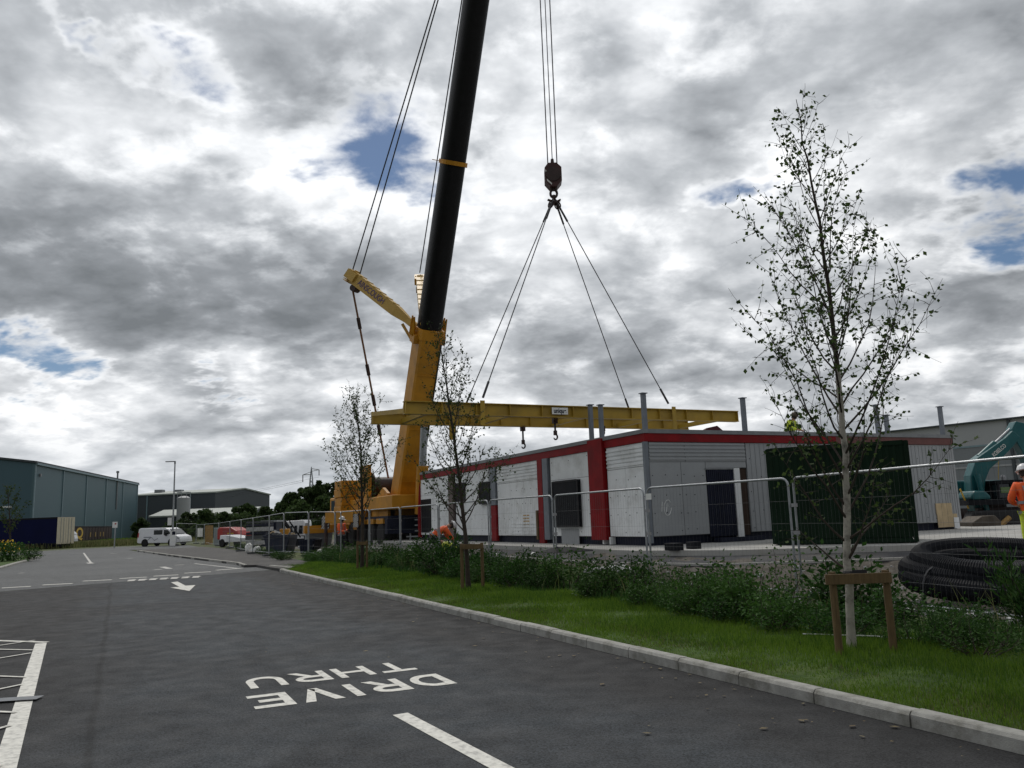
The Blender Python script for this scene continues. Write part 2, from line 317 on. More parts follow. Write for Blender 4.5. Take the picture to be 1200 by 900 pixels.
# ------------------------------------------------------------------ sky: Nishita blue behind a broken cloud deck
SUN_AZ, SUN_EL = math.radians(-14), math.radians(52)        # azimuth from +Y towards +X
def build_world():
    w = bpy.data.worlds.new("World"); sc.world = w; w.use_nodes = True; nt = w.node_tree; ns, ln = nt.nodes, nt.links; ns.clear()
    out = ns.new('ShaderNodeOutputWorld')
    sky = ns.new('ShaderNodeTexSky'); sky.sky_type = 'NISHITA'; sky.sun_disc = False; sky.sun_elevation = SUN_EL; sky.sun_rotation = SUN_AZ; sky.ozone_density = 4.; sky.dust_density = .3
    bg1 = ns.new('ShaderNodeBackground'); ln.new(sky.outputs[0], bg1.inputs[0]); bg1.inputs[1].default_value = .058
    tc = ns.new('ShaderNodeTexCoord'); dirv = tc.outputs['Generated']
    def math_(op, a, b=None, clamp=False):
        n = ns.new('ShaderNodeMath'); n.operation = op; n.use_clamp = clamp
        for i, x in enumerate((a, b)):
            if x is None: continue
            if isinstance(x, (int, float)): n.inputs[i].default_value = x
            else: ln.new(x, n.inputs[i])
        return n.outputs[0]
    def vmath(op, a, b=None, out=0):
        n = ns.new('ShaderNodeVectorMath'); n.operation = op
        for i, x in enumerate((a, b)):
            if x is None: continue
            if isinstance(x, (tuple, list)): n.inputs[i].default_value = x
            else: ln.new(x, n.inputs[i])
        return n.outputs[out]
    def mr(x, a, b, c=0., d=1., smooth=True):
        n = ns.new('ShaderNodeMapRange'); n.interpolation_type = 'SMOOTHSTEP' if smooth else 'LINEAR'
        n.inputs[1].default_value = a; n.inputs[2].default_value = b; n.inputs[3].default_value = c; n.inputs[4].default_value = d; ln.new(x, n.inputs[0]); return n.outputs[0]
    sep = ns.new('ShaderNodeSeparateXYZ'); ln.new(dirv, sep.inputs[0])
    zz = math_('ADD', math_('MAXIMUM', sep.outputs[2], 0.), .30)
    cmb = ns.new('ShaderNodeCombineXYZ'); ln.new(math_('DIVIDE', sep.outputs[0], zz), cmb.inputs[0]); ln.new(math_('DIVIDE', sep.outputs[1], zz), cmb.inputs[1])
    P = cmb.outputs[0]
    def noise(vec, s, d, r, dist=0., off=(0, 0, 0), col=False):
        v = vmath('ADD', vec, off); n = ns.new('ShaderNodeTexNoise'); n.inputs['Scale'].default_value = s; n.inputs['Detail'].default_value = d
        n.inputs['Roughness'].default_value = r; n.inputs['Distortion'].default_value = dist; ln.new(v, n.inputs['Vector']); return n.outputs['Color' if col else 'Fac']
    # streets of cloud drawn out along one wind direction
    mp = ns.new('ShaderNodeMapping'); mp.inputs['Rotation'].default_value = (0, 0, math.radians(25)); mp.inputs['Scale'].default_value = (.85, 1.15, 1); ln.new(P, mp.inputs[0]); Q = mp.outputs[0]
    n_big = noise(Q, 1.3, 3, .5, .2, (3.1, 7.7, 0))
    n_mid = noise(Q, 2.5, 7, .55, .2, (1.3, 2.2, 4))
    n_puff = noise(P, 8.0, 6, .58, .15, (5, 5, 9))
    n_bil = math_('ABSOLUTE', math_('SUBTRACT', noise(P, 3.1, 5, .5, .25, (2.7, 1.9, .3)), .5))      # rounded heads of cumulus
    n_bil2 = math_('ABSOLUTE', math_('SUBTRACT', noise(P, 7.2, 4, .55, .2, (6.1, 3.3, 2.)), .5))
    # wind-warped direction for the individual clouds and gaps of this sky
    wcol = noise(Q, 3.4, 5, .62, .2, (8, 1, 3), True)
    wdir = vmath('ADD', dirv, vmath('MULTIPLY', vmath('SUBTRACT', wcol, (.5, .5, .5)), (.24, .24, .24)))
    wdir = vmath('NORMALIZE', wdir)
    def blob(px, py, r0, r1, ang=0., asp=1.):
        c = nrm(ray(px, py)); a = nrm(math.cos(ang)*rt + math.sin(ang)*upv); a = nrm(a - c*(a @ c)); b = np.cross(c, a)
        x = math_('MULTIPLY', vmath('DOT_PRODUCT', wdir, tuple(a), 1), 1/asp); y = vmath('DOT_PRODUCT', wdir, tuple(b), 1)
        d = math_('SQRT', math_('ADD', math_('MULTIPLY', x, x), math_('MULTIPLY', y, y)))
        front = math_('GREATER_THAN', vmath('DOT_PRODUCT', wdir, tuple(c), 1), 0.)
        return math_('MULTIPLY', mr(d, r0/F, r1/F, 1., 0.), front)
    def total(lst):
        s = None
        for (args, wgt) in lst:
            b = math_('MULTIPLY', blob(*args), wgt); s = b if s is None else math_('ADD', s, b)
        return s
    dg = math.radians
    holes = total([((455, 178, 4, 84, dg(-24), 1.9), .8), ((235, 98, 2, 44, dg(-22), 2.6), .72), ((868, 228, 2, 40, dg(0), 2.2), .8),
                   ((1185, 232, 4, 78, dg(60), 1.3), 1.0), ((18, 432, 2, 44, dg(-10), 2.4), .75), ((255, 448, 2, 22, dg(-5), 1.8), .55), ((95, 32, 2, 26, dg(-30), 2.4), .6), ((1090, 5, 2, 24, 0, 2.5), .6),
                   ((1170, 468, 2, 20, 0, 2.6), .4)])
    darks = total([((200, 265, 10, 190, dg(-8), 1.7), .30), ((50, 340, 10, 120, 0, 2.), .20), ((860, 75, 5, 110, dg(-15), 1.3), .28), ((700, 70, 5, 100, dg(60), 1.6), .24),
                   ((330, 75, 5, 90, dg(-20), 1.8), .16), ((1130, 330, 5, 110, dg(0), 1.6), .26), ((420, 340, 5, 120, 0, 2.), .22), ((690, 400, 5, 90, 0, 1.8), .14), ((260, 385, 5, 80, 0, 2.2), .12)])
    brights = total([((90, 140, 5, 120, dg(-20), 1.8), .22), ((300, 165, 5, 70, dg(-35), 2.6), .30), ((430, 250, 5, 80, dg(-20), 1.8), .24), ((650, 140, 5, 70, dg(70), 1.8), .24), ((780, 45, 5, 70, dg(60), 2.2), .30),
                     ((590, 300, 5, 90, 0, 2), .16), ((1010, 180, 5, 100, 0, 2), .14), ((100, 470, 5, 110, 0, 2.4), .14), ((480, 110, 5, 60, dg(60), 2), .14), ((600, 560, 10, 160, 0, 3.), .12), ((930, 300, 5, 120, 0, 2), .14), ((1170, 285, 2, 40, 0, 2), .2)])
    gap = math_('ADD', math_('MULTIPLY', holes, .75), math_('ADD', math_('MULTIPLY', math_('SUBTRACT', .5, n_mid), 1.1), math_('MULTIPLY', math_('SUBTRACT', .5, n_puff), 1.3)))
    # thickness of the deck: thin places are bright, thick bases are grey
    th = math_('ADD', math_('MULTIPLY', n_big, .5), math_('ADD', math_('MULTIPLY', n_mid, 1.5), math_('ADD', math_('MULTIPLY', n_puff, .56), math_('ADD', math_('MULTIPLY', n_bil, -1.5), math_('MULTIPLY', n_bil2, -.6)))))
    th = math_('SUBTRACT', th, 1.10)
    th = math_('ADD', math_('ADD', th, darks), math_('MULTIPLY', brights, -1.))
    th = math_('SUBTRACT', th, mr(gap, .0, .34, 0., .22))
    lum = mr(th, -.42, .70, 0., 1., False)
    ramp = ns.new('ShaderNodeValToRGB'); e = ramp.color_ramp.elements
    e[0].position = 0; e[0].color = (1.0, 1.01, 1.02, 1); e[1].position = 1; e[1].color = (.175, .19, .205, 1)
    for p, c in ((.22, (.76, .78, .805, 1)), (.5, (.455, .478, .505, 1)), (.75, (.27, .288, .31, 1))):
        x = e.new(p); x.color = c
    ln.new(lum, ramp.inputs[0])
    # brighter towards the hidden sun, paler and flatter towards the horizon
    sd = (math.sin(SUN_AZ)*math.cos(SUN_EL), math.cos(SUN_AZ)*math.cos(SUN_EL), math.sin(SUN_EL))
    glow = mr(vmath('DOT_PRODUCT', vmath('NORMALIZE', dirv), sd, 1), .55, 1., 0., .22)
    back = mr(sep.outputs[1], -.9, .3, .62, 1.)
    gain = math_('MULTIPLY', math_('ADD', glow, 1.), back)
    hz = mr(sep.outputs[2], 0., .13, .6, 0.)
    mixh = ns.new('ShaderNodeMix'); mixh.data_type = 'RGBA'; ln.new(hz, mixh.inputs[0]); ln.new(ramp.outputs[0], mixh.inputs[6]); mixh.inputs[7].default_value = (.5, .545, .59, 1)
    bg2 = ns.new('ShaderNodeBackground'); ln.new(mixh.outputs[2], bg2.inputs[0]); ln.new(gain, bg2.inputs[1])
    mask = mr(gap, .26, .72, 1., 0.)
    mask = math_('MAXIMUM', mask, mr(sep.outputs[2], .02, .12, 1., 0.))
    mixs = ns.new('ShaderNodeMixShader'); ln.new(mask, mixs.inputs[0]); ln.new(bg1.outputs[0], mixs.inputs[1]); ln.new(bg2.outputs[0], mixs.inputs[2]); ln.new(mixs.outputs[0], out.inputs[0])
    w.cycles.sampling_method = 'MANUAL'; w.cycles.sample_map_resolution = 512
build_world()
sun = bpy.data.lights.new('sun', 'SUN'); sun.energy = 1.5; sun.angle = math.radians(12); sun.color = (1, .95, .88)
suno = bpy.data.objects.new('sun', sun); COL.objects.link(suno)
sdv = Vector((math.sin(SUN_AZ)*math.cos(SUN_EL), math.cos(SUN_AZ)*math.cos(SUN_EL), math.sin(SUN_EL)))
suno.rotation_euler = sdv.to_track_quat('Z', 'Y').to_euler()

# ------------------------------------------------------------------ ground
def sstep(x): x = np.clip(x, 0, 1); return x*x*(3-2*x)
LX = [1.77, 4.1, 6.6, 12.]; LY = [18.6, 16.5, 16.4, 17.]
def line_y(x): return np.where(x < 1.77, 18.6 - 2.05*(x-1.77), np.where(x > 12, 17 + .25*(x-12), np.interp(x, LX, LY)))
def H(u, v):
    """height of the ground, beside the road (v metres from the kerb, u metres along it)"""
    u = np.asarray(u, float); v = np.asarray(v, float)
    x = KO[0] + D[0]*u + N[0]*v; y = KO[1] + D[1]*u + N[1]*v
    k = np.where(x < 1.77, .44, .8); q = (y - line_y(x))*k
    verge = np.interp(v, [0, .08, .13, .8, 1.6, 2.6, 3.6, 6], [-.03, -.03, .095, .135, .17, .18, .14, .13])
    far = sstep((u-24)/9)
    bank = (.36*sstep((q+.8)/.8) + .14*np.clip(q/1.4, 0, 1)) * np.where(v > 3.9, 1, 0) * (1-.6*sstep((u-30)/25))
    lo = np.where(v < 1.4, -.03, .06*sstep((v-1.4)/.5))
    return np.where(v > 3.9, np.where(u > 24, verge*(1-far)+lo*far, verge) + bank, np.where(u > 24, verge*(1-far)+lo*far, verge))
def gh(u, v): return float(H(u, v))
us = np.concatenate([[-400, -150, -60, -30, -15], np.arange(-8, 34, .35), np.arange(34, 64, 1.), [66, 70, 76, 84, 95, 110, 140, 200, 320, 600, 1200]])
vs_ = np.concatenate([[-700, -300, -120, -60, -30, -14, -8, -4, -1, 0, .08, .13], np.arange(.4, 14, .3), [15, 17, 20, 26, 36, 55, 90, 160, 320, 700]])
U2, V2 = np.meshgrid(us, vs_, indexing='ij'); Hh = H(U2, V2)
bumpy = rng.normal(0, .03, Hh.shape) * ((V2 > 4.3) & (U2 < 40) & (U2 > -10) & (V2 < 16))
gx = KO[0] + D[0]*U2 + N[0]*V2; gy = KO[1] + D[1]*U2 + N[1]*V2
verts = np.stack([gx, gy, Hh + bumpy], -1).reshape(-1, 3); nU, nV = len(us), len(vs_)
idx = np.arange(nU*nV).reshape(nU, nV)
faces = np.stack([idx[:-1, :-1], idx[1:, :-1], idx[1:, 1:], idx[:-1, 1:]], -1).reshape(-1, 4)
ground = struct(np_mesh('ground', verts, faces.ravel(), 4, [m_field, m_soil, m_grit], smooth=True))
cu = (us[:-1] + us[1:])/2; cv = (vs_[:-1] + vs_[1:])/2; CU, CV = np.meshgrid(cu, cv, indexing='ij')
mi = np.zeros(CU.shape, np.int32); mi[(CV > 0) & (CV < 4.2) & (CU < 36)] = 1; mi[(CV >= 4.2) & (CV < 60) & (CU < 70)] = 2
ground.data.polygons.foreach_set('material_index', mi.ravel())

def sheet(name, pts, z, mat, parent=None):
    b = MB(); b.add([(p[0], p[1], z) for p in pts], [tuple(range(len(pts)))]); return b.build(name, mat, parent)
# near road (fresh black asphalt) and junction beyond it (worn, lighter)
b0, b1 = gz(-120, 703), gz(318, 668)
near = [W(-14, 0.02), W(27, 0.02), gz(341, 668.5), gz(318, 667.6), b1, b0, W(20, -30), W(-14, -30)]
road = struct(sheet('road', near, 0., m_road))
kerb_px = [(389, 680), (341, 668), (300, 664.8), (286, 665.2), (277, 662), (240, 657.4), (197, 651.8), (160, 646.3)]
kw = [gz(*p, 0) for p in kerb_px]
lefts = [gz(-60, 672), gz(0, 667.5), gz(20, 661.5), gz(37, 657)]
fare = [gz(30, 651.5), gz(-60, 656.5), gz(-60, 650), gz(30, 647), gz(80, 644), gz(140, 640.8), gz(215, 638.8), gz(300, 637.5), gz(300, 640.6), gz(215, 643.2)]
junc = [b0, b1] + kw[2:] + [gz(150, 644.6), gz(215, 643.2), gz(300, 640.6), gz(300, 637.5), gz(215, 638.8), gz(140, 640.8), gz(80, 644), gz(30, 647), gz(-90, 651), gz(-90, 657.5), gz(30, 652.5), gz(42, 655)] + lefts[::-1]
junction = struct(sheet('junction_road', junc, .004, m_road2))
# footpath between the kerb and the fence beyond the verge
pth = kw[2:] + [gz(175, 643.4, .1), gz(205, 642.6, .1), gz(236, 640.5, .1), gz(262, 642.5, .1), gz(300, 648, .1), gz(345, 655, .1), W(27.5, 2.0), W(27, .1)]
pb = MB(); pb.prism([(p[0], p[1], -.02) for p in pth], (0, 0, .115)); struct(pb.build('footpath', m_path))
# kerb stones, each 0.9 m long with an open joint
def kerb_line(mb, pts, w=.125, h=.115, stone=.914, top=None):
    pts = [np.array([p[0], p[1], 0.]) for p in pts]; out = []
    for a, b in zip(pts[:-1], pts[1:]):
        L = np.linalg.norm(b-a); k = max(1, round(L/stone)); d = (b-a)/L; n = np.array([d[1], -d[0], 0])
        for i in range(k):
            p, q = a + d*L*i/k, a + d*(L*(i+1)/k - .012); jit = random.uniform(-.004, .004)
            prof = [(0, -.05), (0, h-.03), (.018, h-.006), (.03, h), (w, h), (w, -.05)]
            va = [p + n*(x+jit) + Z*(z+jit) for x, z in prof]; vb = [q + n*(x+jit) + Z*(z+jit) for x, z in prof]; m = len(prof)
            mb.add(va + vb, [tuple(range(m)), tuple(range(m, 2*m))[::-1]] + [(j, (j+1) % m, m+(j+1) % m, m+j) for j in range(m)])
kb = MB(); kerb_line(kb, [W(-12, 0), W(26.5, 0), gz(341, 668), gz(315, 665.8)]); 
kerb_line(kb, [gz(315, 665.8), gz(300, 664.8), gz(286, 665.2)], h=.045); kerb_line(kb, [gz(286, 665.2)] + kw[4:]); struct(kb.build('kerb', m_kerb))
kb = MB(); kerb_line(kb, [gz(47, 653.5)] + lefts[::-1] + [gz(-100, 690)], w=.2, h=.11); struct(kb.build('island_kerb', m_kerb))
isl = [gz(50, 651.5)] + [p + np.array([-.3, .4, 0]) for p in lefts[::-1]] + [gz(-100, 686), gz(-100, 655)]
pb = MB(); pb.prism([(p[0], p[1], -.02) for p in isl], (0, 0, .12)); struct(pb.build('island_ground', m_soil))

# road markings: parts of the road surface, 4 mm proud of it
def strip(mb, p, q, w, z):
    p, q = np.array(p[:2]), np.array(q[:2]); d = (q-p)/np.linalg.norm(q-p); n = np.array([-d[1], d[0]])*w/2
    k = max(1, int(np.linalg.norm(q-p)/.6)); L = []
    mb.add([(*(p+n), z), (*(q+n), z), (*(q-n), z), (*(p-n), z)], [(0, 1, 2, 3)])
def letter_strokes(ch, W_, Hh_, s):
    """outline polygons of a road letter in a box W_ x Hh_ (x right, y up), s = stroke across, t = stroke along"""
    t = s*1.35; P = []
    def rect(x0, y0, x1, y1): P.append([(x0, y0), (x1, y0), (x1, y1), (x0, y1)])
    def ring(cx, cy, rx, ry, a0, a1, n=14):
        for i in range(n):
            t0 = a0 + (a1-a0)*i/n; t1 = a0 + (a1-a0)*(i+1)/n
            P.append([(cx+rx*math.cos(t0), cy+ry*math.sin(t0)), (cx+rx*math.cos(t1), cy+ry*math.sin(t1)), (cx+(rx-s)*math.cos(t1), cy+(ry-t)*math.sin(t1)), (cx+(rx-s)*math.cos(t0), cy+(ry-t)*math.sin(t0))])
    hp = math.pi/2
    if ch == 'D': rect(0, 0, s, Hh_); rect(s, 0, W_*.45, t); rect(s, Hh_-t, W_*.45, Hh_); ring(W_*.45, Hh_/2, W_*.55, Hh_/2, -hp, hp)
    if ch == 'R':
        rect(0, 0, s, Hh_); rect(s, Hh_-t, W_*.5, Hh_); rect(s, Hh_*.42, W_*.5, Hh_*.42+t); ring(W_*.5, Hh_*.71, W_*.46, Hh_*.29, -hp, hp)
        P.append([(W_*.42, Hh_*.42), (W_*.42+s*1.1, Hh_*.42), (W_, 0), (W_-s*1.2, 0)])
    if ch == 'I': rect(W_/2-s/2, 0, W_/2+s/2, Hh_)
    if ch == 'V': P.append([(0, Hh_), (s*1.1, Hh_), (W_/2+s*.5, 0), (W_/2-s*.5, 0)]); P.append([(W_-s*1.1, Hh_), (W_, Hh_), (W_/2+s*.5, 0), (W_/2-s*.2, s*.5)])
    if ch == 'E': rect(0, 0, s, Hh_); rect(s, 0, W_, t); rect(s, Hh_-t, W_, Hh_); rect(s, Hh_/2-t/2, W_*.8, Hh_/2+t/2)
    if ch == 'T': rect(0, Hh_-t, W_, Hh_); rect(W_/2-s/2, 0, W_/2+s/2, Hh_-t)
    if ch == 'H': rect(0, 0, s, Hh_); rect(W_-s, 0, W_, Hh_); rect(s, Hh_/2-t/2, W_-s, Hh_/2+t/2)
    if ch == 'U': rect(0, Hh_*.4, s, Hh_); rect(W_-s, Hh_*.4, W_, Hh_); ring(W_/2, Hh_*.4, W_/2, Hh_*.4, math.pi, 2*math.pi)
    return P
def road_word(word, v0, v1, u_bottom, u_top, z, skew=0., weights=None):
    """word read by a driver coming towards the camera: starts at v0, ends at v1 (v1 < v0)"""
    mb = MB(); n = len(word); ws = [(.4 if c == 'I' else 1.) for c in word]; gap = .22; tot = sum(ws)+gap*(n-1); k = (v0-v1)/tot; x = 0; h = abs(u_bottom-u_top)
    for c, w in zip(word, ws):
        for poly in letter_strokes(c, w*k, h, .085*(v0-v1)/1.9):
            pts = []
            for (lx, ly) in poly:
                v = v0 - (x + lx); u = u_bottom - ly + skew*(x+lx); pts.append(W(u, v, z))
            mb.add(pts, [tuple(range(len(pts)))])
        x += (w+gap)*k
    return mb
for nm, word, a in (('drive_lettering', 'DRIVE', [(508, 790), (536, 800), (289, 820), (304, 830)]), ('thru_lettering', 'THRU', [(447, 777), (487, 783.5), (287, 800), (296, 809)])):
    uvs = [UV(gz(*p)) for p in a]
ub = [UV(gz(*p)) for p in ((508, 789.8), (535.8, 800.2), (288.8, 819.5), (303.8, 830.4), (475, 783.5), (303, 808), (352, 825))]
road_word('DRIVE', -2.15, -4.08, 4.92, 4.3, .004, 0).build('lettering', m_paint, road)
road_word('THRU', -2.22, -3.98, 5.88, 5.28, .004, 0).build('lettering', m_paint, road)
mb = MB(); q0, q1 = gz(469, 837), gz(690, 955); strip(mb, q0, q1, .135, .004); mb.build('lane_marking', m_paint, road)
# parking bay box at the left
mb = MB(); bx1, bx0 = gz(48, 754), gz(-12, 960); strip(mb, bx0, bx1, .15, .004); strip(mb, bx1 + N*.075 + D*.03, gz(-130, 747), .1, .008)
mb.build('bay_marking', m_paint, road)
mb = MB()
for ya, yb, xa in ((760, 751, -60), (762.5, 762.5, -60), (776, 766, -60), (793, 794.5, -60), (815, 803, -60), (835, 836, -60), (866, 851, -60), (900, 899, -60)):
    xr = 46 - (ya*.4+yb*.6-750)*.27
    if ya == yb or abs(ya-yb) < 2: strip(mb, gz(-60, ya-2), gz(xr-4, yb), .05, .012)
    else: strip(mb, gz(-60, ya+6), gz(xr-4, yb), .05, .0125)
mb.build('hatch_marking', m_paint, road)
# give-way dashes, arrow and older lettering on the worn asphalt
mb = MB()
for (xa, ya, xb, yb) in ((2, 689.3, 36, 687.3), (50, 685.7, 85, 684), (97, 681.2, 131, 679.6), (140, 678.2, 172, 676.5), (180, 675.4, 209, 673.8), (216, 671.9, 247, 670.2), (253, 668.4, 284, 666)):
    strip(mb, gz(xa, ya), gz(xb, yb), .26, .008)
mb.build('give_way_marking', m_paint, junction)
mb = MB(); mb.add([gz(*p, .012) for p in ((200.5, 682.5), (208, 681.4), (217.5, 686.3), (229, 685.6), (222, 692.5), (199.5, 688.6), (210, 687.6))], [(0, 1, 2, 6), (2, 3, 4, 5, 6)]); mb.build('arrow_marking', m_paint, road)
wu = [UV(gz(*p)) for p in ((239, 676.5), (150, 681))]
mb = MB(); strip(mb, gz(98, 648), gz(107, 660.5), .12, .008); strip(mb, gz(107, 660.5), gz(104, 659.5), .3, .009); mb.build('lane_marking', m_paint_old, junction)
mb = MB()
for (xa, ya, xb, yb, w) in ((129, 649, 137, 648.6, .3), (148, 654.4, 156, 654.2, .3), (180, 668, 190, 667.2, .25), (190, 664.4, 199, 666.6, .25), (205, 662.4, 216, 662, .2), (22, 672, 28, 671.5, .2), (228, 660.6, 278, 666.2, .12)):
    strip(mb, gz(xa, ya), gz(xb, yb), w, .008)
mb.build('worn_marking', m_paint_old, junction)
mb = MB()
for i in range(7):
    x = 152 + i*12.6; y = 680.5 - i*.68; strip(mb, gz(x, y), gz(x+8, y-.5), .3 if i % 2 else .2, .012); strip(mb, gz(x+1, y+1), gz(x+3, y-1), .22, .0125)
mb.build('worn_lettering', m_paint_old, junction)
# fallen leaves by the kerb
lv = []; fc = []
for i in range(260):
    u = random.uniform(-4, 22); v = -abs(random.gauss(0, .5)) - .03 if random.random() < .8 else -random.uniform(.5, 3.5); p = W(u, v, .012); a = random.uniform(0, 6.28); s = random.choice((.006, .008, .01, .012, .016, .024))
    ca, sa = math.cos(a), math.sin(a); k = len(lv)
    lv += [p + np.array([ca*s*1.6, sa*s*1.6, random.uniform(0, .004)]), p + np.array([-sa*s, ca*s, .004]), p - np.array([ca*s*1.6, sa*s*1.6, 0]), p + np.array([sa*s, -ca*s, random.uniform(0, .004)])]
    fc += [k, k+1, k+2, k+3]
stuff(np_mesh('fallen_leaves', np.array(lv), fc, 4, m_deadleaf))
mb = MB(); strip(mb, gz(-60, 826), gz(47, 819.5), .18, .02); o = mb.build('grey_strip', m_patch); mb = None
tag(o, "flat grey strip lying across the white parking bay line", 'rubber strip')

# site: tarmac apron, white kerb line, concrete slab under the building
ap_front = [W(34, 4.75), (1.77, 18.75), (4.1, 16.65), (6.6, 16.55), (12, 17.15), (60, 29)]
sl_front = [W(34, 6.0), (2.7, 19.1), (4.6, 17.75), (8.4, 17.2), (13, 17.9), (60, 30)]
mb = MB(); k = len(ap_front)
mb.add([(p[0], p[1], .5) for p in ap_front] + [(p[0], p[1], .64) for p in sl_front], [(i, i+1, k+i+1, k+i) for i in range(k-1)])
mb.add([(p[0], p[1], -.1) for p in ap_front] + [(p[0], p[1], .5) for p in ap_front], [(i, i+1, k+i+1, k+i) for i in range(k-1)]); struct(mb.build('site_road', m_tarmac))
mb = MB(); kerb_pts = [np.array([p[0], p[1], 0]) for p in ap_front]
for a, b in zip(kerb_pts[:-1], kerb_pts[1:]):
    d = nrm(b-a); n = np.array([-d[1], d[0], 0]); mb.obox((a+b)/2 + n*.06 + Z*.46, np.linalg.norm(b-a)/2-.01, .05, .09, d, n, Z)
struct(mb.build('site_kerb', m_slab))
mb = MB(); poly = [(p[0], p[1], .3) for p in sl_front] + [(70, 60, .3), W(36, 60, .3), W(36, 6, .3)]; mb.prism(poly, (0, 0, .46)); struct(mb.build('building_slab', m_slab))

# ------------------------------------------------------------------ modular building
U0, V0, ZB = 14.2, 7.24, .78
P0 = W(U0, V0, ZB)
def sw(px, py): p = on_plane(px, py, P0, N); return UV(p)[0], p[2]
def fr(px, py, du=0.): p = on_plane(px, py, W(U0-du, V0, 0), D); return UV(p)[1], p[2]
ZT = sw(756.5, 503)[1]; ZF1 = ZT - .1; ZF0 = ZT - .32                     # roof edge, top and foot of the red fascia
U1 = sw(491, 600)[0]; V1 = fr(1121, 560)[0]
bld = thing('modular_building', "long low white and grey modular building with red fascia on concrete slab", 'building', P0)
MB().uvbox(U0+.06, U1-.02, V0+.06, V1, ZB+.2, ZT-.06).build('core', m_seam, bld)
mb = MB()
mb.uvbox(U0+.02, U1, V0+.02, V1+.02, ZT-.059, ZT).build('roof', m_cap, bld)
mb = MB(); mb.uvbox(U0+.12, U1-.1, V0+.12, V0+.5, ZB-.02, ZB+.2).uvbox(U0+.12, U0+.5, V0+.5, V1-.1, ZB-.02, ZB+.2); mb.build('skirt', m_navy, bld)
def clad(mb, spots, a, b, z0, z1, side, off=.0, panels=2, gap=.014, dots=True, th=.05):
    """flat sheets a..b along the wall with open joints; side 'S' = long wall, 'F' = end wall"""
    k = panels
    for i in range(k):
        x0 = a + (b-a)*i/k + gap/2; x1 = a + (b-a)*(i+1)/k - gap/2
        if side == 'S': mb.uvbox(x0, x1, V0+off, V0+.05, z0, z1)
        else: mb.uvbox(U0+off, U0+.05, x0, x1, z0, z1)
        if dots:
            for zz in np.arange(z0+.12, z1-.05, .48):
                for xx in (x0+.1, x1-.1, (x0+x1)/2):
                    if random.random() < .75:
                        xx2 = xx + random.uniform(-.03, .03); z2 = zz + random.uniform(-.05, .05)
                        c = W(xx2, V0+off, z2) if side == 'S' else W(U0+off, xx2, z2); n = -N if side == 'S' else -D
                        spots.mat(1).cyl(c - n*.005, c + n*.006, .016, n=6); spots.mat(0)
def ribs(mb, a, b, z0, z1, side, off=0., pitch_=.11, proud=.022):
    for zz in np.arange(z0+.05, z1-.03, pitch_):
        if side == 'S': mb.uvbox(a+.01, b-.01, V0+off-proud, V0+off-.0015, zz, zz+.05)
        else: mb.uvbox(U0+off-proud, U0+off-.0015, a+.01, b-.01, zz, zz+.05)
uS = lambda px: sw(px, 580)[0]
zp0, zp1 = ZB+.22, ZF0-.012
wallS = MB(); spS = wallS
segs = [(713, 757.5, 2, 1), (646, 692, 2, 0), (583, 631, 3, 1), (534, 575, 2, 0), (491.5, 526, 2, 0)]
for (pr, pl, k, rb) in segs:
    a, b = uS(pl) , uS(pr); a, b = min(a, b), max(a, b)
    if rb:
        zr = zp1 - .62; clad(wallS, spS, a, b, zp0, zr-.012, 'S', panels=k); clad(wallS, spS, a, b, zr, zp1, 'S', panels=1, dots=False); ribs(wallS, a, b, zr, zp1, 'S')
    else:
        zr = zp1 - .72; clad(wallS, spS, a, b, zp0, zr-.012, 'S', panels=k); clad(wallS, spS, a, b, zr, zp1, 'S', panels=1)
a, b = uS(598), uS(631); ribs(wallS, min(a, b), max(a, b), zp0, zp0+.52, 'S')
wS = wallS.build('wall', [m_white, m_spot], bld); wS['label'] = "white cladded long wall facing the road"

# end wall, facing the camera; its shade is put into the grey colour
vF = lambda px, y=580: fr(px, y)[0]
wallF = MB(); spF = wallF; va, vb = vF(762), vF(829)
zr = zp1 - .52
clad(wallF, spF, va+.03, vF(800), zp0, zr-.012, 'F', panels=1); clad(wallF, spF, vF(800), vb, zp0, zr-.012, 'F', panels=1)
clad(wallF, spF, va+.03, vF(806), zr, zp1, 'F', panels=1, dots=False); clad(wallF, spF, vF(806), vF(877), zr, zp1, 'F', panels=1, dots=False); ribs(wallF, va+.03, vF(877), zr, zp1, 'F', pitch_=.1)
clad(wallF, spF, vb, vF(877), fr(850, 548)[1], zr-.012, 'F', panels=1, dots=False)
vv = vF(878)
while vv < V1-.1:
    w = min(1.02, V1-vv); clad(wallF, spF, vv, vv+w, zp0, zp1, 'F', panels=1); 
    for q in (.17, .34, .51, .68, .85): wallF.uvbox(U0-.012, U0-.0015, vv+w*q-.012, vv+w*q+.012, zp0+.02, zp1-.02)
    vv += w
wF = wallF.build('wall', [m_grey, m_spot], bld); wF['label'] = "shaded grey cladded end wall with a dark doorway"
# fascia and roof edge
mb = MB(); mb.uvbox(U0-.035, U1, V0-.035, V0+.05, ZF0, ZF1); mb.uvbox(U0-.035, U0+.05, V0+.053, vF(985), ZF0, ZF1).build('fascia', m_red, bld)
MB().uvbox(U0-.033, U0+.05, vF(985)+.004, V1, ZF0, ZF1).build('fascia', M('brown_fascia', (.14, .05, .045), .6), bld)
mb = MB(); mb.uvbox(U0-.06, U1+.02, V0-.06, V0+.09, ZF1+.003, ZT+.012); mb.uvbox(U0-.06, U0+.09, V0+.093, V1+.03, ZF1+.003, ZT+.012); mb.build('roof_edge', m_cap, bld)
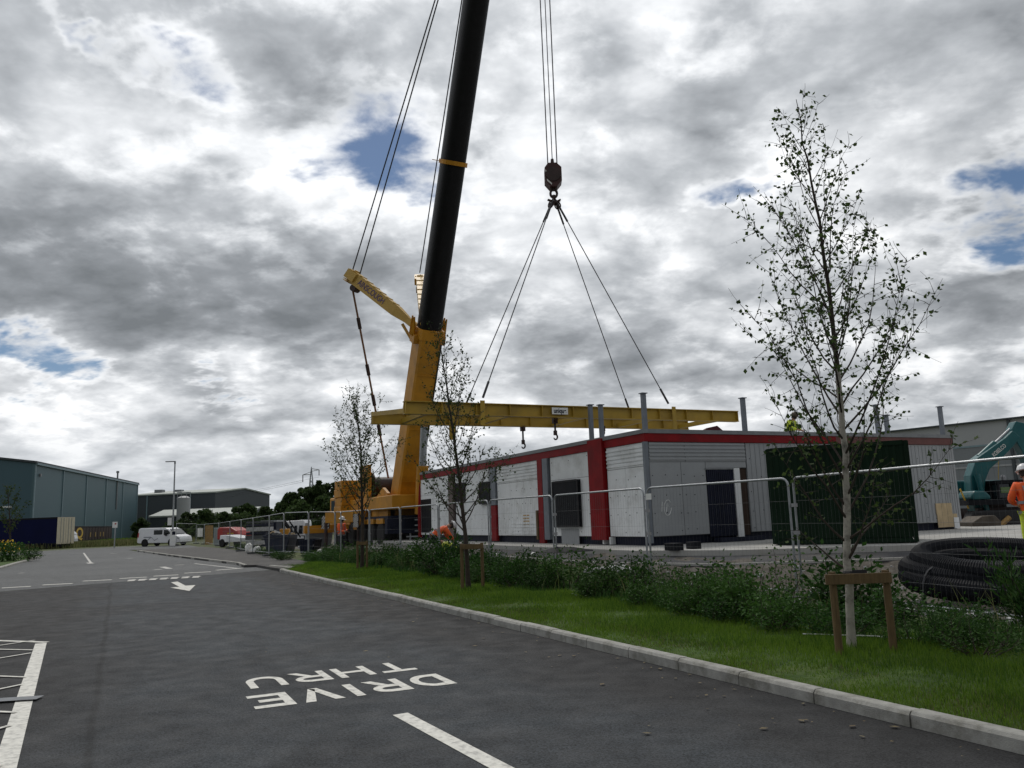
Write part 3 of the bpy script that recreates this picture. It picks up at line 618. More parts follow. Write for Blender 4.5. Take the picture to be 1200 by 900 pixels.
# columns on the long wall
def colS(name, p0, p1, mat, z0=ZB+.1, z1=ZF0-.004, proud=.07):
    a, b = sorted((uS(p0), uS(p1))); return MB().uvbox(a, b, V0-proud, V0+.04, z0, z1).build(name, mat, bld)
c = colS('column', 694.5, 711.5, m_red, ZB+.12, ZT-.03, .11); c['label'] = "wide red column"
colS('column', 632.5, 638, m_red, ZB-.02); colS('column', 638.6, 644.5, m_steelblue)
colS('column', 577, 582.3, m_steelblue, sw(578, 592)[1]); colS('column', 575, 576.8, m_cap); cc = colS('column', 576.8, 582.4, m_red, ZB+.02, sw(578, 592.5)[1], .072)
colS('column', 527, 532.5, M('brown_column', (.13, .1, .09), .7)); colS('column', 491, 493, m_red)
MB().uvbox(U0-.05, U0+.06, V0-.05, V0+.06, ZB+.05, ZF0-.004).build('corner_post', m_steelblue, bld)
for px in (706.5, 714.5):
    a = uS(px); MB().uvbox(a-.03, a+.03, V0-.07, V0+.1, ZB+.0, ZB+.2).build('foot_bracket', m_white, bld)
# windows: black sheeted boxes on the long wall
def boxS(name, p0, p1, y0, y1, mat, proud=.1, inset=None):
    a, b = sorted((sw(p0, (y0+y1)/2)[0], sw(p1, (y0+y1)/2)[0])); z1, z0 = sw((p0+p1)/2, y0)[1], sw((p0+p1)/2, y1)[1]
    return MB().uvbox(a, b, V0-proud, V0-.002, z0, z1), (a, b, z0, z1)
for (p0, p1, y0, y1, pr) in ((652, 681.5, 563, 617.5, .12), (564.5, 576, 565, 590.5, .1), (534.5, 545.5, 566, 589, .03)):
    mb, (a, b, z0, z1) = boxS('window', p0, p1, y0, y1, m_black, pr); w = mb.build('window', m_black, bld); w['label'] = "window sheeted over in black"
    f = MB()
    for (ua, ub, za, zb) in ((a-.03, a+.03, z0, z1), (b-.03, b+.03, z0, z1), (a+.031, b-.031, z1-.05, z1+.01), (a+.031, b-.031, z0-.01, z0+.05)): f.uvbox(ua, ub, V0-pr-.015, V0-pr-.0015, za, zb)
    f.build('window_frame', m_rubber, w)
mb, _ = boxS('door', 494, 505.5, 585, 624, m_black, .02); mb.build('door', m_black, bld)
mb, (a, b, z0, z1) = boxS('panel', 658.5, 679, 619.5, 639.5, m_white, .012); w = mb.build('patch_panel', m_grey, bld)
a = uS(632.3); MB().obox(W(a+.1, V0-.06, (sw(632, 598)[1]+ZB+.1)/2), .06, .03, (sw(632, 598)[1]-ZB-.1)/2, D, N, Z).build('batten', m_wood, bld)
mb = MB()
for i in range(5):
    z = sw(616, 604 + i*3.4)[1]; a = uS(616)
    for k, (x0, x1) in enumerate(((-.2, -.04), (0, .1), (.13, .24))): mb.uvbox(a+x0+random.uniform(-.02, .02), a+x1, V0-.004, V0-.001, z-.018, z+.018)
mb.build('stencil_marks', M('orange_stencil', (.5, .3, .08), .8), wS)
# chalk scrawl on the end wall
def wallpt(px, py): p = on_plane(px, py, W(U0-.004, V0, 0), D); return p
mb = MB(); mb.tube([wallpt(782.5+4.2*math.cos(t), 595+9*math.sin(t)) for t in np.linspace(0, 5.6, 16)], .011, 4); mb.tube([wallpt(781, 600), wallpt(782, 590), wallpt(784, 594)], .01, 4); mb.tube([wallpt(776, 588), wallpt(775.5, 600)], .011, 4)
mb.build('chalk_mark', m_chalk, wF)
# doorway with a dark corrugated leaf set in it, white edge post
v0d, v1d = vF(829.5), vF(877); zd1 = fr(850, 549)[1]; zd0 = ZB+.14
dr = MB(); nrib = 14; v2d = vF(861)
dr.uvbox(U0+.02, U0+.045, v0d, v2d, zd0, zd1-.03)
for i in range(nrib): x = v0d + (v2d-v0d)*(i+.5)/nrib; dr.uvbox(U0-.02, U0+.019, x-.025, x+.025, zd0, zd1-.03)
door = dr.build('door', m_navy, bld); door['label'] = "dark corrugated door leaf"
MB().uvbox(U0-.05, U0+.05, v2d+.004, vF(867.5), zd0-.1, zd1+.01).build('door_post', m_white, door)
MB().uvbox(U0-.03, U0+.04, v0d-.04, v2d, zd1-.026, zd1+.02).build('door_head', m_cap, door)
MB().uvbox(U0+.03, U0+.049, vF(867.8), v1d, zd0, zd1).build('jamb', M('dark_brown_jamb', (.035, .018, .01), .8), door)
MB().uvbox(U0-.25, U0-.01, v0d+.1, vF(885), ZB-.015, ZB+.1).build('threshold', m_navy, door)
# lifting posts standing on the roof
def post(px, ytop, vv=None, uu=None, w=.055):
    if uu is None: q = on_plane(px, ytop, W(U0, V0+.18, 0), N); base = W(UV(q)[0], V0+.18, ZT)
    else: q = on_plane(px, ytop, W(uu, 0, 0), D); base = W(uu, UV(q)[1], ZT)
    h = q[2]; mb = MB().obox(base + Z*((h-ZT)/2), w, w, (h-ZT)/2-.002, D, N, Z); mb.obox((base[0], base[1], h+.012), w*1.6, w*1.6, .012, D, N, Z); mb.obox((base[0], base[1], ZT+.018), w*1.8, w*1.8, .012, D, N, Z)
    return mb.build('lifting_post', m_steelblue, bld)
post(691.5, 475); post(703.5, 475); post(753.5, 461.5); post(870, 467, uu=U0+.2); post(1026, 475, uu=U0+.2); post(1038, 487, uu=U0+.3); post(1101, 477, uu=U0+.2)
# plywood offcuts fixed at the far right
for (x0, x1, y0, y1) in ((1096, 1116, 590, 602), (1098, 1123, 602.8, 617)):
    va_, z1 = fr(x0, y0, .02); vb_, z0 = fr(x1, y1, .02); MB().uvbox(U0-.03, U0-.014, va_, min(vb_, V1), z0, z1).build('plywood_patch', m_ply, bld)
MB().uvbox(U0-.05, U0-.015, vF(1113), vF(1119), ZB, ZB+.35).build('foot_bracket', m_white, bld)
# things lying on the slab edge
mb = MB()
q = at(668, 648, 19.3); mb.prism([q + np.array([-.75, -.15, .02]), q + np.array([-.3, .1, .12]), q + np.array([.1, .12, .1]), q + np.array([.55, .1, .02]), q + np.array([-.1, -.2, .01])], (0, .05, .03))
tag(mb.build('plastic_sheet', m_black), "crumpled black plastic sheet on ground below the largest black window", 'sheet')
for i, (x, y, Y, lab) in enumerate(((790, 644, 18.6, "small dark block at the slab edge near the grey corner"), (813, 641, 19., "small dark offcut on the white slab left of doorway"))):
    q = at(x, y, Y); b = MB().obox((q[0], q[1], ZB+.06), .2-.07*i, .12, .08, D, N, Z); tag(b.build('timber_block', m_black, bevel=.01), lab, 'block')
q = W(U0+.9, V0+3.1, ZT)
mb = MB(); mb.prism([q + np.array([-.3, 0, 0]), q + np.array([-.22, 0, .2]), q + np.array([.1, 0, .26]), q + np.array([.25, 0, .12]), q + np.array([.3, 0, 0])], (0, .4, 0)); tag(mb.build('canvas_bundle', M('dark_red_canvas', (.08, .02, .03), .8)), "dark red canvas bundle lying on the roof edge", 'bundle')
mb = MB().obox(q + np.array([-.75, .1, .04]), .4, .25, .03, nrm((.9, .3, .1)), nrm((-.3, .9, 0)), Z); tag(mb.build('white_sheet', m_sign), "flat white sheet lying on the roof beside the yellow beam", 'sheet')

# ------------------------------------------------------------------ green container in front of the end wall
ca, cb = at(902, 585, 19.3), at(1070, 575, 18.0); ca[2] = cb[2] = 0; cd = nrm(cb-ca); cn = np.array([-cd[1], cd[0], 0]); cl = np.linalg.norm(cb-ca)
z0c = ZB-.01; z1c = at(897, 526, 19.3)[2]
gc = thing('storage_container', "dark green corrugated container standing in front of grey end wall", 'container', ca + Z*z0c)
def corr(a, d, L, n, z0, z1, pitch_=.14, dep=.018):
    """trapezoid-corrugated sheet: from a along d, depth towards n"""
    mb = MB(); pts = []; x = 0
    while x < L: pts += [(x, 0), (x+pitch_*.35, 0), (x+pitch_*.5, dep), (x+pitch_*.85, dep)]; x += pitch_
    pts = [(min(p, L), q) for p, q in pts] + [(L, 0)]
    k = len(pts); mb.add([a + d*p - n*q + Z*z0 for p, q in pts] + [a + d*p - n*q + Z*z1 for p, q in pts], [(i, i+1, k+i+1, k+i) for i in range(k-1)]); return mb
a2 = ca*1.; a2[2] = 0
corr(a2, cd, cl, cn, z0c+.12, z1c-.1).build('side_panel', m_green, gc)
mb = MB()
for (x, y) in ((.04, .04), (cl-.04, .04), (.04, 2.26), (cl-.04, 2.26)): mb.obox(a2 + cd*x + cn*y + Z*((z0c+z1c)/2), .05, .05, (z1c-z0c)/2-.02, cd, cn, Z)
for zz in (z0c+.06, z1c-.05):
    for y in (0., 2.3): mb.obox(a2 + cd*cl/2 + cn*y + Z*zz, cl/2-.1, .035, .05, cd, cn, Z)
    for x in (0.04, cl-.04): mb.obox(a2 + cd*x + cn*1.15 + Z*zz, .035, 1.05, .05, cd, cn, Z)
mb.build('frame', m_green, gc)
mb = MB(); mb.obox(a2 + cd*.05 + cn*1.15 + Z*(z0c+z1c)/2, .012, 1.05, (z1c-z0c)/2-.1, cd, cn, Z); mb.obox(a2 + cd*(cl-.05) + cn*1.15 + Z*(z0c+z1c)/2, .012, 1.05, (z1c-z0c)/2-.1, cd, cn, Z); mb.obox(a2+cd*cl/2+cn*2.27+Z*(z0c+z1c)/2, cl/2-.1, .012, (z1c-z0c)/2-.1, cd, cn, Z); mb.build('end_wall', m_green, gc)
MB().obox(a2 + cd*cl/2 + cn*1.15 + Z*(z1c-.02), cl/2-.05, 1.1, .012, cd, cn, Z).build('roof', m_green, gc)

# ------------------------------------------------------------------ wheels
def wheel(parent, c, ax, r, w, rim=m_chrome, n=20):
    c = np.array(c, float); ax = nrm(ax); e = bpy.data.objects.new('wheel', None); COL.objects.link(e); e.parent = parent
    off = np.array(parent.location); e.location = tuple(c - off)
    def bld_(mb, name, m):
        me = mb.build(name, m, None, smooth=True); me.parent = e; me.data.transform(Matrix.Translation(Vector(-c))); return me
    bld_(MB().lathe(c, [(r*.62, -w/2), (r*.9, -w/2), (r, -w*.36), (r, w*.36), (r*.9, w/2), (r*.62, w/2), (r*.6, w*.2), (r*.6, -w*.2)], ax, n), 'tyre', m_tyre)
    bld_(MB().lathe(c, [(r*.2, -w*.46), (r*.3, -w*.46), (r*.42, -w*.3), (r*.62, -w*.42), (r*.62, w*.42), (r*.42, w*.3), (r*.3, w*.46), (r*.2, w*.46)], ax, n), 'rim', rim)
    return e

# ------------------------------------------------------------------ mobile crane
hook = at(648, 207, 25.6); ZC = .42
pvt = at(474, 590, 40.); h2 = hook - pvt; h2[2] = 0; e1 = nrm(h2); e2 = np.array([e1[1], -e1[0], 0.])      # towards the load / to the crane's right seen from behind
def bp(px, py, lat=0.): return on_plane(px, py, pvt + e2*lat, e2)
B1 = bp(503, 385); B2 = bp(558, 0); bd = nrm(B2-B1); tlen = np.linalg.norm(h2)/math.hypot(bd[0], bd[1]); B0 = B1 - bd*np.dot(B1-pvt, bd)
foot = B1 + bd*((pvt[2]-B1[2])/bd[2]); s0 = tlen - 0; tip = foot + bd*(np.linalg.norm((hook-foot)[:2])/math.hypot(bd[0], bd[1]))
bu = nrm(np.cross(e2, bd)); bu = bu if bu @ e1 < 0 else -bu          # boom's upper side (away from the load)
crane = thing('mobile_crane', "yellow mobile crane with tall black telescopic boom behind the white building", 'crane', (pvt[0], pvt[1], ZC))
def oct_sec(a, b, w, h, w2=None, h2=None, cut=.22):
    mb = MB(); w2 = w2 or w; h2 = h2 or h; P = [(-1, -1+cut*2), (-1+cut, -1), (1-cut, -1), (1, -1+cut*2), (1, 1-cut*.3), (1-cut*.3, 1), (-1+cut*.3, 1), (-1, 1-cut*.3)]
    vs = [a + e2*x*w/2 + bu*y*h/2 for x, y in P] + [b + e2*x*w2/2 + bu*y*h2/2 for x, y in P]
    return mb.add(vs, [tuple(range(8))[::-1], tuple(range(8, 16))] + [(i, (i+1) % 8, 8+(i+1) % 8, 8+i) for i in range(8)])
# widths from the photograph, at the distances found
def wid(px): return px * np.dot(B1-O, fw) / F
yb = oct_sec(foot - bd*.6, B1, wid(29), wid(30), wid(27.5), wid(29), cut=.12)
for k in range(5): yb.obox(foot + bd*np.linalg.norm(B1-foot)*(.16+.15*k) - bu*wid(14.2), wid(12), .05, .03, e2, bu, bd)
boom = yb.build('boom_base', m_yellow, crane)
inner = MB(); P = []
nsec = 14
def rsec(c, w, h): return [c + e2*w/2*math.copysign(abs(math.cos(t))**.7, math.cos(t)) + bu*h/2*math.copysign(abs(math.sin(t))**.7, math.sin(t)) for t in np.linspace(0, 2*math.pi, 18, endpoint=False)]
segA, segB = B1 - bd*.2, bp(531, 190)
wA = wid(27.5); inner.add(rsec(segA, wA, wA) + rsec(tip, wA*.92, wA*.92), [tuple(range(18))[::-1], tuple(range(18, 36))] + [(i, (i+1) % 18, 18+(i+1) % 18, 18+i) for i in range(18)])
inner.build('boom_extension', m_boomblack, crane, smooth=True)
mb = MB(); q = bp(531, 191); mb.add(rsec(q - bd*.09, wA*1.1, wA*1.1) + rsec(q + bd*.09, wA*1.1, wA*1.1), [(i, (i+1) % 18, 18+(i+1) % 18, 18+i) for i in range(18)]); mb.tube([q - e2*wA*.55, q - e2*wA*.6 - bd*.1], .05); mb.tube([q + e2*wA*.55, q + e2*wA*.9], .015); mb.build('boom_strap', m_yellow, crane)
mb = MB(); mb.add([], [])
# collar and claws where the black section leaves the yellow one
mb = oct_sec(B1 - bd*.45, B1 + bd*.02, wid(29.5), wid(31), cut=.12)
for s in (-1, 1):
    for k in (0, .28): mb.tube([B1 + e2*s*wid(15) - bd*.5 + bu*k, B1 + e2*s*wid(19) - bd*.3 + bu*k, B1 + e2*s*wid(20) + bd*.5 + bu*k], [.11, .12, .04], 5)
    mb.obox(B1 + e2*s*wid(16.5) - bd*.5, .12, .3, .2, e2, bu, bd)
mb.build('boom_collar', m_yellow, crane)
# strips paint the light along the boom's left flank, then its hose
mb = MB(); mb.obox(foot + bd*3.4 - e2*wid(14.2), .03, .2, 1.6, e2, bu, bd); mb.obox(foot + bd*7.4 - e2*wid(13.9), .02, .12, 2.2, e2, bu, bd); mb.build('boom_lit_strip', m_steelblue, crane)
mb = MB(); mb.tube([foot + bd*1. - e2*wid(12) - bu*wid(15.5), foot + bd*5 - e2*wid(11.6) - bu*wid(15.5), B1 - bd*.6 - e2*wid(12) - bu*wid(15.5)], .035, 5); mb.build('hose', m_rubber, crane)
# luffing cylinder
ca_, cb_ = bp(493, 602), bp(497, 500)
mb = MB(); mb.cyl(ca_, ca_ + (cb_-ca_)*.55, .28, n=14); mb.build('luffing_cylinder', m_yellow, crane, smooth=True)
mb = MB(); mb.cyl(ca_ + (cb_-ca_)*.5, cb_, .17, n=12); mb.build('cylinder_rod', m_galv, crane, smooth=True)
# the two spread arms of the guying, folded out at the top of the base section
def arm(tipp, base, fs=1.):
    d = nrm(tipp-base); L = np.linalg.norm(tipp-base); s = nrm(np.cross(d, Z)); u = np.cross(s, d); u = u if u[2] > 0 else -u
    mb = MB(); 
    def sec(t, w, h): c = base + d*t; w, h = w*fs, h*fs; return [c + s*w/2*a + u*h/2*b for a, b in ((-1, -1), (1, -1), (1, 1), (-1, 1))]
    secs = [sec(L*.12, .26, .3), sec(L*.30, .44, .52), sec(L*.85, .5, .58), sec(L*.97, .46, .62)]; vs = sum(secs, [])
    mb.add(vs, [(0, 1, 2, 3), (12, 13, 14, 15)] + [(k*4+i, k*4+(i+1) % 4, k*4+4+(i+1) % 4, k*4+4+i) for k in range(3) for i in range(4)])
    mb.obox(base + d*L*.95 + u*.02, .36*fs, .3, .22*fs, s, d, u); mb.obox(base + d*L*.06, .16, L*.07, .16, s, d, u)
    for k in range(6): mb.mat(1).obox(base + d*L*(.35+.1*k) + u*(.268+.006*k)*fs, .03, .27*fs, .02, d, s, u)
    a = mb.build('guy_arm', [m_paleyellow, m_beam], crane)
    w = MB()
    for k in range(9): w.obox(base + d*(L*.975) + u*(-.34+.075*k)*fs, .33*fs, .13, .016, s, d, u)
    w.obox(base + d*(L*.975) - d*.14, .2*fs, .04, .36*fs, s, d, u); w.build('head_plate', m_paleyellow, a); MB().lathe(base + d*L*.86 - u*.40*fs, [(.02, -.22), (.17, -.22), (.17, .22), (.02, .22)], s, 12).build('pulley', m_hook, a)
    return a, d, s, u, L
ba = at(489, 384, np.dot(B1-O, np.array([0, 1, 0])) + .2)
tL = at(411, 322, ba[1] + 1.4); aL, dL, sL, uL, LL = arm(tL, ba)
sd_ = sL if sL @ (O - ba) > 0 else -sL
vs, fs = text_mesh('AINSCOUGH', .42, ba + dL*LL*.64 + sd_*.262, -dL if (-dL @ rt) > 0 else dL, uL, width=LL*.38, bold=.0)
MB().add(vs, fs).build('lettering', m_bluetext, aL)
bb = bp(499, 384, .35) + bu*.3; tR = at(492, 326, ba[1] + 4.6); aR, dR, sR, uR, LR = arm(tR, bb, .8)
# guys and ropes
def far_along(px, py, Y): return at(px, py, Y)
top = foot + bd*(np.linalg.norm(tip-foot)*.93)
mb = MB()
for dx in (0, .35): mb.tube([tL + np.array([.1+dx*.9, 0, .25-dx]), top - e2*.3 + bu*(.3 + dx)], .032, 5)
mb.build('guy_rope', m_rope, crane)
mb = MB(); mb.tube([tR + Z*.3, top + e2*.3 + bu*.4], .03, 5); mb.build('guy_rope', m_rope, crane)
gA = tL + dL*(-.5) - uL*.45; gB = at(455, 560, 41.5)
mb = MB(); mb.tube([gA, gB], .055, 6); mb.build('guy_rope', M('rusty_guy', (.2, .1, .05), .7), crane)
for t in (.18, .42, .58, .74): p = gA + (gB-gA)*t; q = nrm(gB-gA); MB().cyl(p - q*.28, p + q*.28, .1, n=6).build('guy_joint', m_hook, crane)
mb = MB(); mb.tube([ba - dL*.0 + dL*.8 - uL*.3, foot + bd*(np.linalg.norm(B1-foot)*.72) - e2*wid(17)], .07, 6); mb.build('brace', m_paleyellow, crane)
# hoist ropes (fall vertically from the boom head)
mb = MB()
for dx in (-.17, 0, .17):
    for dy in (-.06, .06) if dx else (0,): mb.tube([(hook[0]+dx*.9, hook[1]+dy, hook[2]+.35), (hook[0]+dx*1.15, hook[1]+dy*1.2, tip[2])], .015, 4)
mb.build('hoist_rope', m_rope, crane)
mb = MB(); mb.obox(tip + e1*.3 + Z*.0, .8, .5, .55, e1, e2, Z); mb.build('boom_head', m_boomblack, crane)
# superstructure: slewing deck, winch house, counterweight
sc0 = np.array([foot[0], foot[1], 0.])
zt0 = ZC + 1.75
mb = MB(); mb.obox(sc0 - e1*2.2 + Z*(zt0+.35), 4.2, 1.25, .33, e1, e2, Z); mb.cyl(sc0 - e1*1.5 + Z*(zt0-.3), sc0 - e1*1.5 + Z*(zt0+.04), 1.15, n=24); mb.build('turntable', m_yellow, crane, bevel=.04)
for s in (-1, 1):
    mb = MB(); poly = [foot + e2*s*.85 + e1*x + Z*z for x, z in ((.5, -.9), (.45, .5), (-.3, .8), (-2.6, -.1), (-2.8, -.9))]; mb.prism(poly, e2*s*.14); mb.build('boom_bracket', m_yellow, crane)
mb = MB(); mb.obox(sc0 - e1*1.9 - e2*1.15 + Z*(zt0+1.15), 1.3, .5, .75, e1, e2, Z); mb.build('engine_cover', m_yellow, crane, bevel=.05)
mb = MB(); mb.lathe(sc0 - e1*3.2 + Z*(zt0+1.3), [(.1, -.75), (.75, -.75), (.75, -.68), (.5, -.66), (.5, .66), (.75, .68), (.75, .75), (.1, .75)], e2, 20); mb.build('winch_drum', m_hook, crane, smooth=True)
mb = MB(); mb.obox(sc0 - e1*3.3 + e2*1.0 + Z*(zt0+1.5), .8, .08, .9, e1, e2, Z); mb.obox(sc0 - e1*3.3 - e2*.9 + Z*(zt0+1.5), .8, .08, .9, e1, e2, Z); mb.obox(sc0 - e1*4.6 + Z*(zt0+1.1), .5, 1.0, .6, e1, e2, Z); mb.build('winch_frame', m_yellow, crane)
cw = sc0 - e1*6.3
mb = MB()
for k in range(4): mb.obox(cw + Z*(zt0+.16+k*.46), .75, 1.75-.05*(k % 2), .225, e1, e2, Z)
cwo = mb.build('counterweight', m_yellow, crane, bevel=.03)
for s in (-1, 1):
    mb = MB()
    for k in range(8): mb.mat(k % 2).obox(cw - e1*.765 + e2*s*1.55 + Z*(zt0+.12+k*.22), .01, .15, .11, e1, e2, Z)
    mb.build('warning_board', [m_stripe_red, m_stripe_white], cwo)
mb = MB()
for k in range(8): mb.mat(k % 2).obox(cw - e2*1.765 - e1*.55 + Z*(zt0+.12+k*.22), .16, .01, .11, e1, e2, Z)
mb.build('warning_board', [m_stripe_red, m_stripe_white], cwo)
mb = MB(); mb.tube([sc0 - e1*1. - e2*1.75 + Z*(zt0+.5), sc0 - e1*1 - e2*1.75 + Z*(zt0+1.5), sc0 - e1*3.6 - e2*1.75 + Z*(zt0+1.5), sc0 - e1*3.6 - e2*1.75 + Z*(zt0+.5)], .03, 6); mb.tube([sc0 - e1*2.3 - e2*1.75 + Z*(zt0+.5), sc0 - e1*2.3 - e2*1.75 + Z*(zt0+1.5)], .03, 6); mb.build('handrail', m_galv, crane)
# carrier: runs away from the camera along the road
kc = sc0 - e1*1.5; kd, kn = D, N
nearE = kc - kd*3.2
mb = MB(); L = 11.8; mb.obox(nearE + kd*L/2 + Z*(ZC+1.15), L/2, .55, .3, kd, kn, Z); mb.obox(nearE + kd*(L/2) + Z*(ZC+1.42), L/2, 1.35, .06, kd, kn, Z); mb.obox(nearE + kd*.2 + Z*(ZC+1.0), .2, 1.38, .35, kd, kn, Z)
mb.build('chassis', m_navy, crane)
mb = MB()
for k in (0, 1.6, 3.2, 6.0, 7.8, 9.6): mb.obox(nearE + kd*(1.2+k) - kn*1.28 + Z*(ZC+1.25), .55, .12, .12, kd, kn, Z)
mb.obox(nearE + kd*5.2 - kn*1.2 + Z*(ZC+1.2), 1.0, .16, .34, kd, kn, Z); mb.build('mudguard', m_yellow, crane)
for k in (1.2, 2.85, 4.5, 6.6, 8.2, 9.8):
    for s in (-1, 1): wheel(crane, nearE + kd*k + kn*s*1.15 + Z*(ZC+.62), kn, .62, .45, m_yellow, 16)
mb = MB(); c0 = nearE + kd*(L-1.2) + Z*(ZC+1.3); mb.obox(c0 + Z*.55, 1.1, 1.3, .85, kd, kn, Z); cab = mb.build('cab', m_yellow, crane, bevel=.08)
MB().obox(c0 - kn*1.303 + Z*.85, .7, .01, .38, kd, kn, Z).obox(c0 + kd*1.103 + Z*.85, .01, 1.1, .4, kd, kn, Z).build('cab_window', m_glass, cab)
# outriggers: beams run out sideways to pads
for k, nm in ((.1, 0), (8.6, 1)):
    for s in ((1,) if nm == 0 else (-1, 1)):
        mb = MB(); o0 = nearE + kd*(min(k, 7.0)+.25) + Z*(ZC+.95); mb.obox(o0 + kn*s*2.3, .2, 1.4, .2, kd, kn, Z); orr = mb.build('outrigger', m_yellow if s < 0 else m_navy, crane)
        e = o0 + kn*s*3.55; m2 = MB(); m2.cyl(e + Z*.35, e - Z*.75, .11, n=10); m2.lathe((e[0], e[1], ZC), [(.01, 0), (.45, 0), (.45, .1), (.2, .2), (.01, .2)], Z, 14); m2.build('jack', m_galv, orr)
# long yellow outrigger box at the left with black and white stripes on its end
qa, qb = at(386, 602, 43.), at(428, 601, 41.5); 
for q in (qa, qb): q[2] = ZC+1.0
d = nrm(qb-qa); n = np.array([-d[1], d[0], 0]); Lb = np.linalg.norm(qb-qa)
zb1 = at(400, 598.5, 42)[2]; zb0 = at(400, 612.5, 42)[2]
mb = MB(); mb.obox((qa+qb)/2*[1, 1, 0] + Z*(zb0+zb1)/2, Lb/2, .3, (zb1-zb0)/2, d, n, Z); ob = mb.build('outrigger', m_yellow, crane, bevel=.02)
def chevron(c, wx, hz, parent, dd, nn, name='warning_board'):
    mb = MB(); k = 9
    mb.mat(0).obox(c, wx, .012, hz, dd, nn, Z)
    for i in range(-4, 5):
        x = i*wx*.52; pts = []
        for (xx, zz) in ((x-hz, -hz), (x-hz+wx*.24, -hz), (x+hz+wx*.24, hz), (x+hz, hz)):
            pts.append((max(-wx, min(wx, xx)), zz))
        # clip to the board by cutting along the slope
        P2 = []
        for t in np.linspace(0, 1, 9):
            z = -hz + 2*hz*t; a = x - hz + 2*hz*t; b = a + wx*.24; a, b = max(a, -wx), min(b, wx)
            if b > a: P2.append((a, b, z))
        for (p, q) in zip(P2[:-1], P2[1:]): mb.mat(1).add([c + dd*p[0] - nn*.0145 + Z*p[2], c + dd*p[1] - nn*.0145 + Z*p[2], c + dd*q[1] - nn*.0145 + Z*q[2], c + dd*q[0] - nn*.0145 + Z*q[2]], [(0, 1, 2, 3)])
    return mb.build(name, [m_black, m_stripe_white], parent)
chevron(at(381.5, 612, 42.8), .3, .33, ob, d, n); chevron(at(417, 610, 41.3), .2, .33, ob, d, n)
for px in (382, 420): 
    e = at(px, 613, 42.4); m2 = MB(); m2.cyl(e, (e[0], e[1], .3), .09, n=8); m2.obox((e[0], e[1], .3), .4, .4, .07); m2.build('jack', m_hook, ob)
mb = MB(); mb.prism([at(432, 612, 40.5), at(441, 612, 40.5), at(441, 626, 40.5)], (0, .08, 0)); mb.build('wedge_plate', m_yellow, crane)
mb = MB()
for k in range(4): mb.obox(at(487, 609+k*6.5, 38.6), .42, .12, .03)
mb.obox(at(481, 619, 38.6), .03, .1, .55); mb.obox(at(493, 619, 38.6), .03, .1, .55); mb.build('ladder', m_galv, crane)
for (px, py, w) in ((446, 609, 26),): 
    mb = MB(); mb.tube([at(px-2, py, 38.9), at(px+30, py-1, 38.9)], .035, 6); mb.build('handrail', m_galv, crane)

# ------------------------------------------------------------------ hook block, slings, lifting beam
hb = thing('hook_block', "dark red hook block hanging on ropes from the crane boom", 'hook block', hook)
hx = nrm(np.array([rt[0], rt[1], 0])); hy = np.array([-hx[1], hx[0], 0])
prof = [(-.16, .40), (.12, .40), (.28, .24), (.28, -.22), (.12, -.42), (-.12, -.42), (-.28, -.22), (-.28, .24)]
MB().prism([hook + hx*x + Z*z - hy*.22 for x, z in prof], hy*.44).build('cheek_plate', M('hook_block_red', (.05, .014, .012), .5, var=.3), hb)
mb = MB()
for i in range(3): mb.prism([hook + hx*(-.26+.02*i) + Z*(.17-.16*i) - hy*.224, hook + hx*(-.06) + Z*(-.06-.13*i) - hy*.224, hook + hx*(-.06) + Z*(-.12-.13*i) - hy*.224, hook + hx*(-.26+.02*i) + Z*(.09-.16*i) - hy*.224], -hy*.004)
mb.build('stripe', m_stripe_white, hb)
MB().lathe(hook, [(.05, -.25), (.25, -.25), (.25, .25), (.05, .25)], hy, 18).build('sheave', m_hook, hb)
MB().cyl(hook + Z*.38, hook + Z*.62, .07, .05, n=8).build('rope_socket', m_hook, hb)
ringc = hook - Z*.60; mb = MB(); mb.tube([ringc + hx*.11*math.cos(t) + Z*.14*math.sin(t) for t in np.linspace(0, 2*math.pi, 16, endpoint=False)], .045, 6, True); mb.cyl(hook - Z*.4, hook - Z*.5, .06, n=8); mb.build('hook', m_hook, hb, smooth=True)
BN0 = at(473, 470, 22.); zbt = BN0[2]; BN1 = gz(863, 482, zbt); BF0 = gz(435, 483, zbt); bdir = nrm(BN1-BN0); bnrm = np.array([-bdir[1], bdir[0], 0]); Lb_ = np.linalg.norm(BN1-BN0)
off = float((BF0-BN0) @ bnrm); bsh = float((BF0-BN0) @ bdir)
BF0 = BN0 + bnrm*off + bdir*bsh; BF1 = BF0 + bdir*Lb_
hB = .36
lb = thing('lifting_beam', "long yellow twin steel lifting beam slung above the building roof", 'lifting beam', (BN0+BF1)/2)
def ibeam(a, b, name):
    c = (a+b)/2; L = np.linalg.norm(b-a)/2; mb = MB(); mb.obox(c - Z*.0125, L, .1, .0125, bdir, bnrm, Z); mb.obox(c - Z*(hB-.0125), L, .1, .0125, bdir, bnrm, Z); mb.obox(c - Z*hB/2, L, .008, hB/2-.0255, bdir, bnrm, Z)
    k = int(2*L/1.05)
    for i in range(k+1):
        p = a + bdir*(.03 + (2*L-.06)*i/k) - Z*hB/2
        for s in (-1, 1): mb.obox(p + bnrm*s*.054, .008, .045, hB/2-.026, bdir, bnrm, Z)
    return mb.build(name, m_beam, lb)
bnear = ibeam(BN0, BN1, 'beam'); bfar = ibeam(BF0, BF1, 'beam')
mb = MB()
for t in np.linspace(.06, .94, 5):
    p = BN0 + bdir*Lb_*t; q = p + bnrm*off; mb.obox((p+q)/2 - Z*hB*.75, .06, abs(off)/2-.11, .07, bdir, bnrm, Z)
mb.prism([BN0 + bnrm*.02 - Z*.34, BN0 + bnrm*.02 - Z*.2, BF0 - bnrm*.02 - Z*.0, BF0 - bnrm*.02 - Z*.12], bdir*.012)
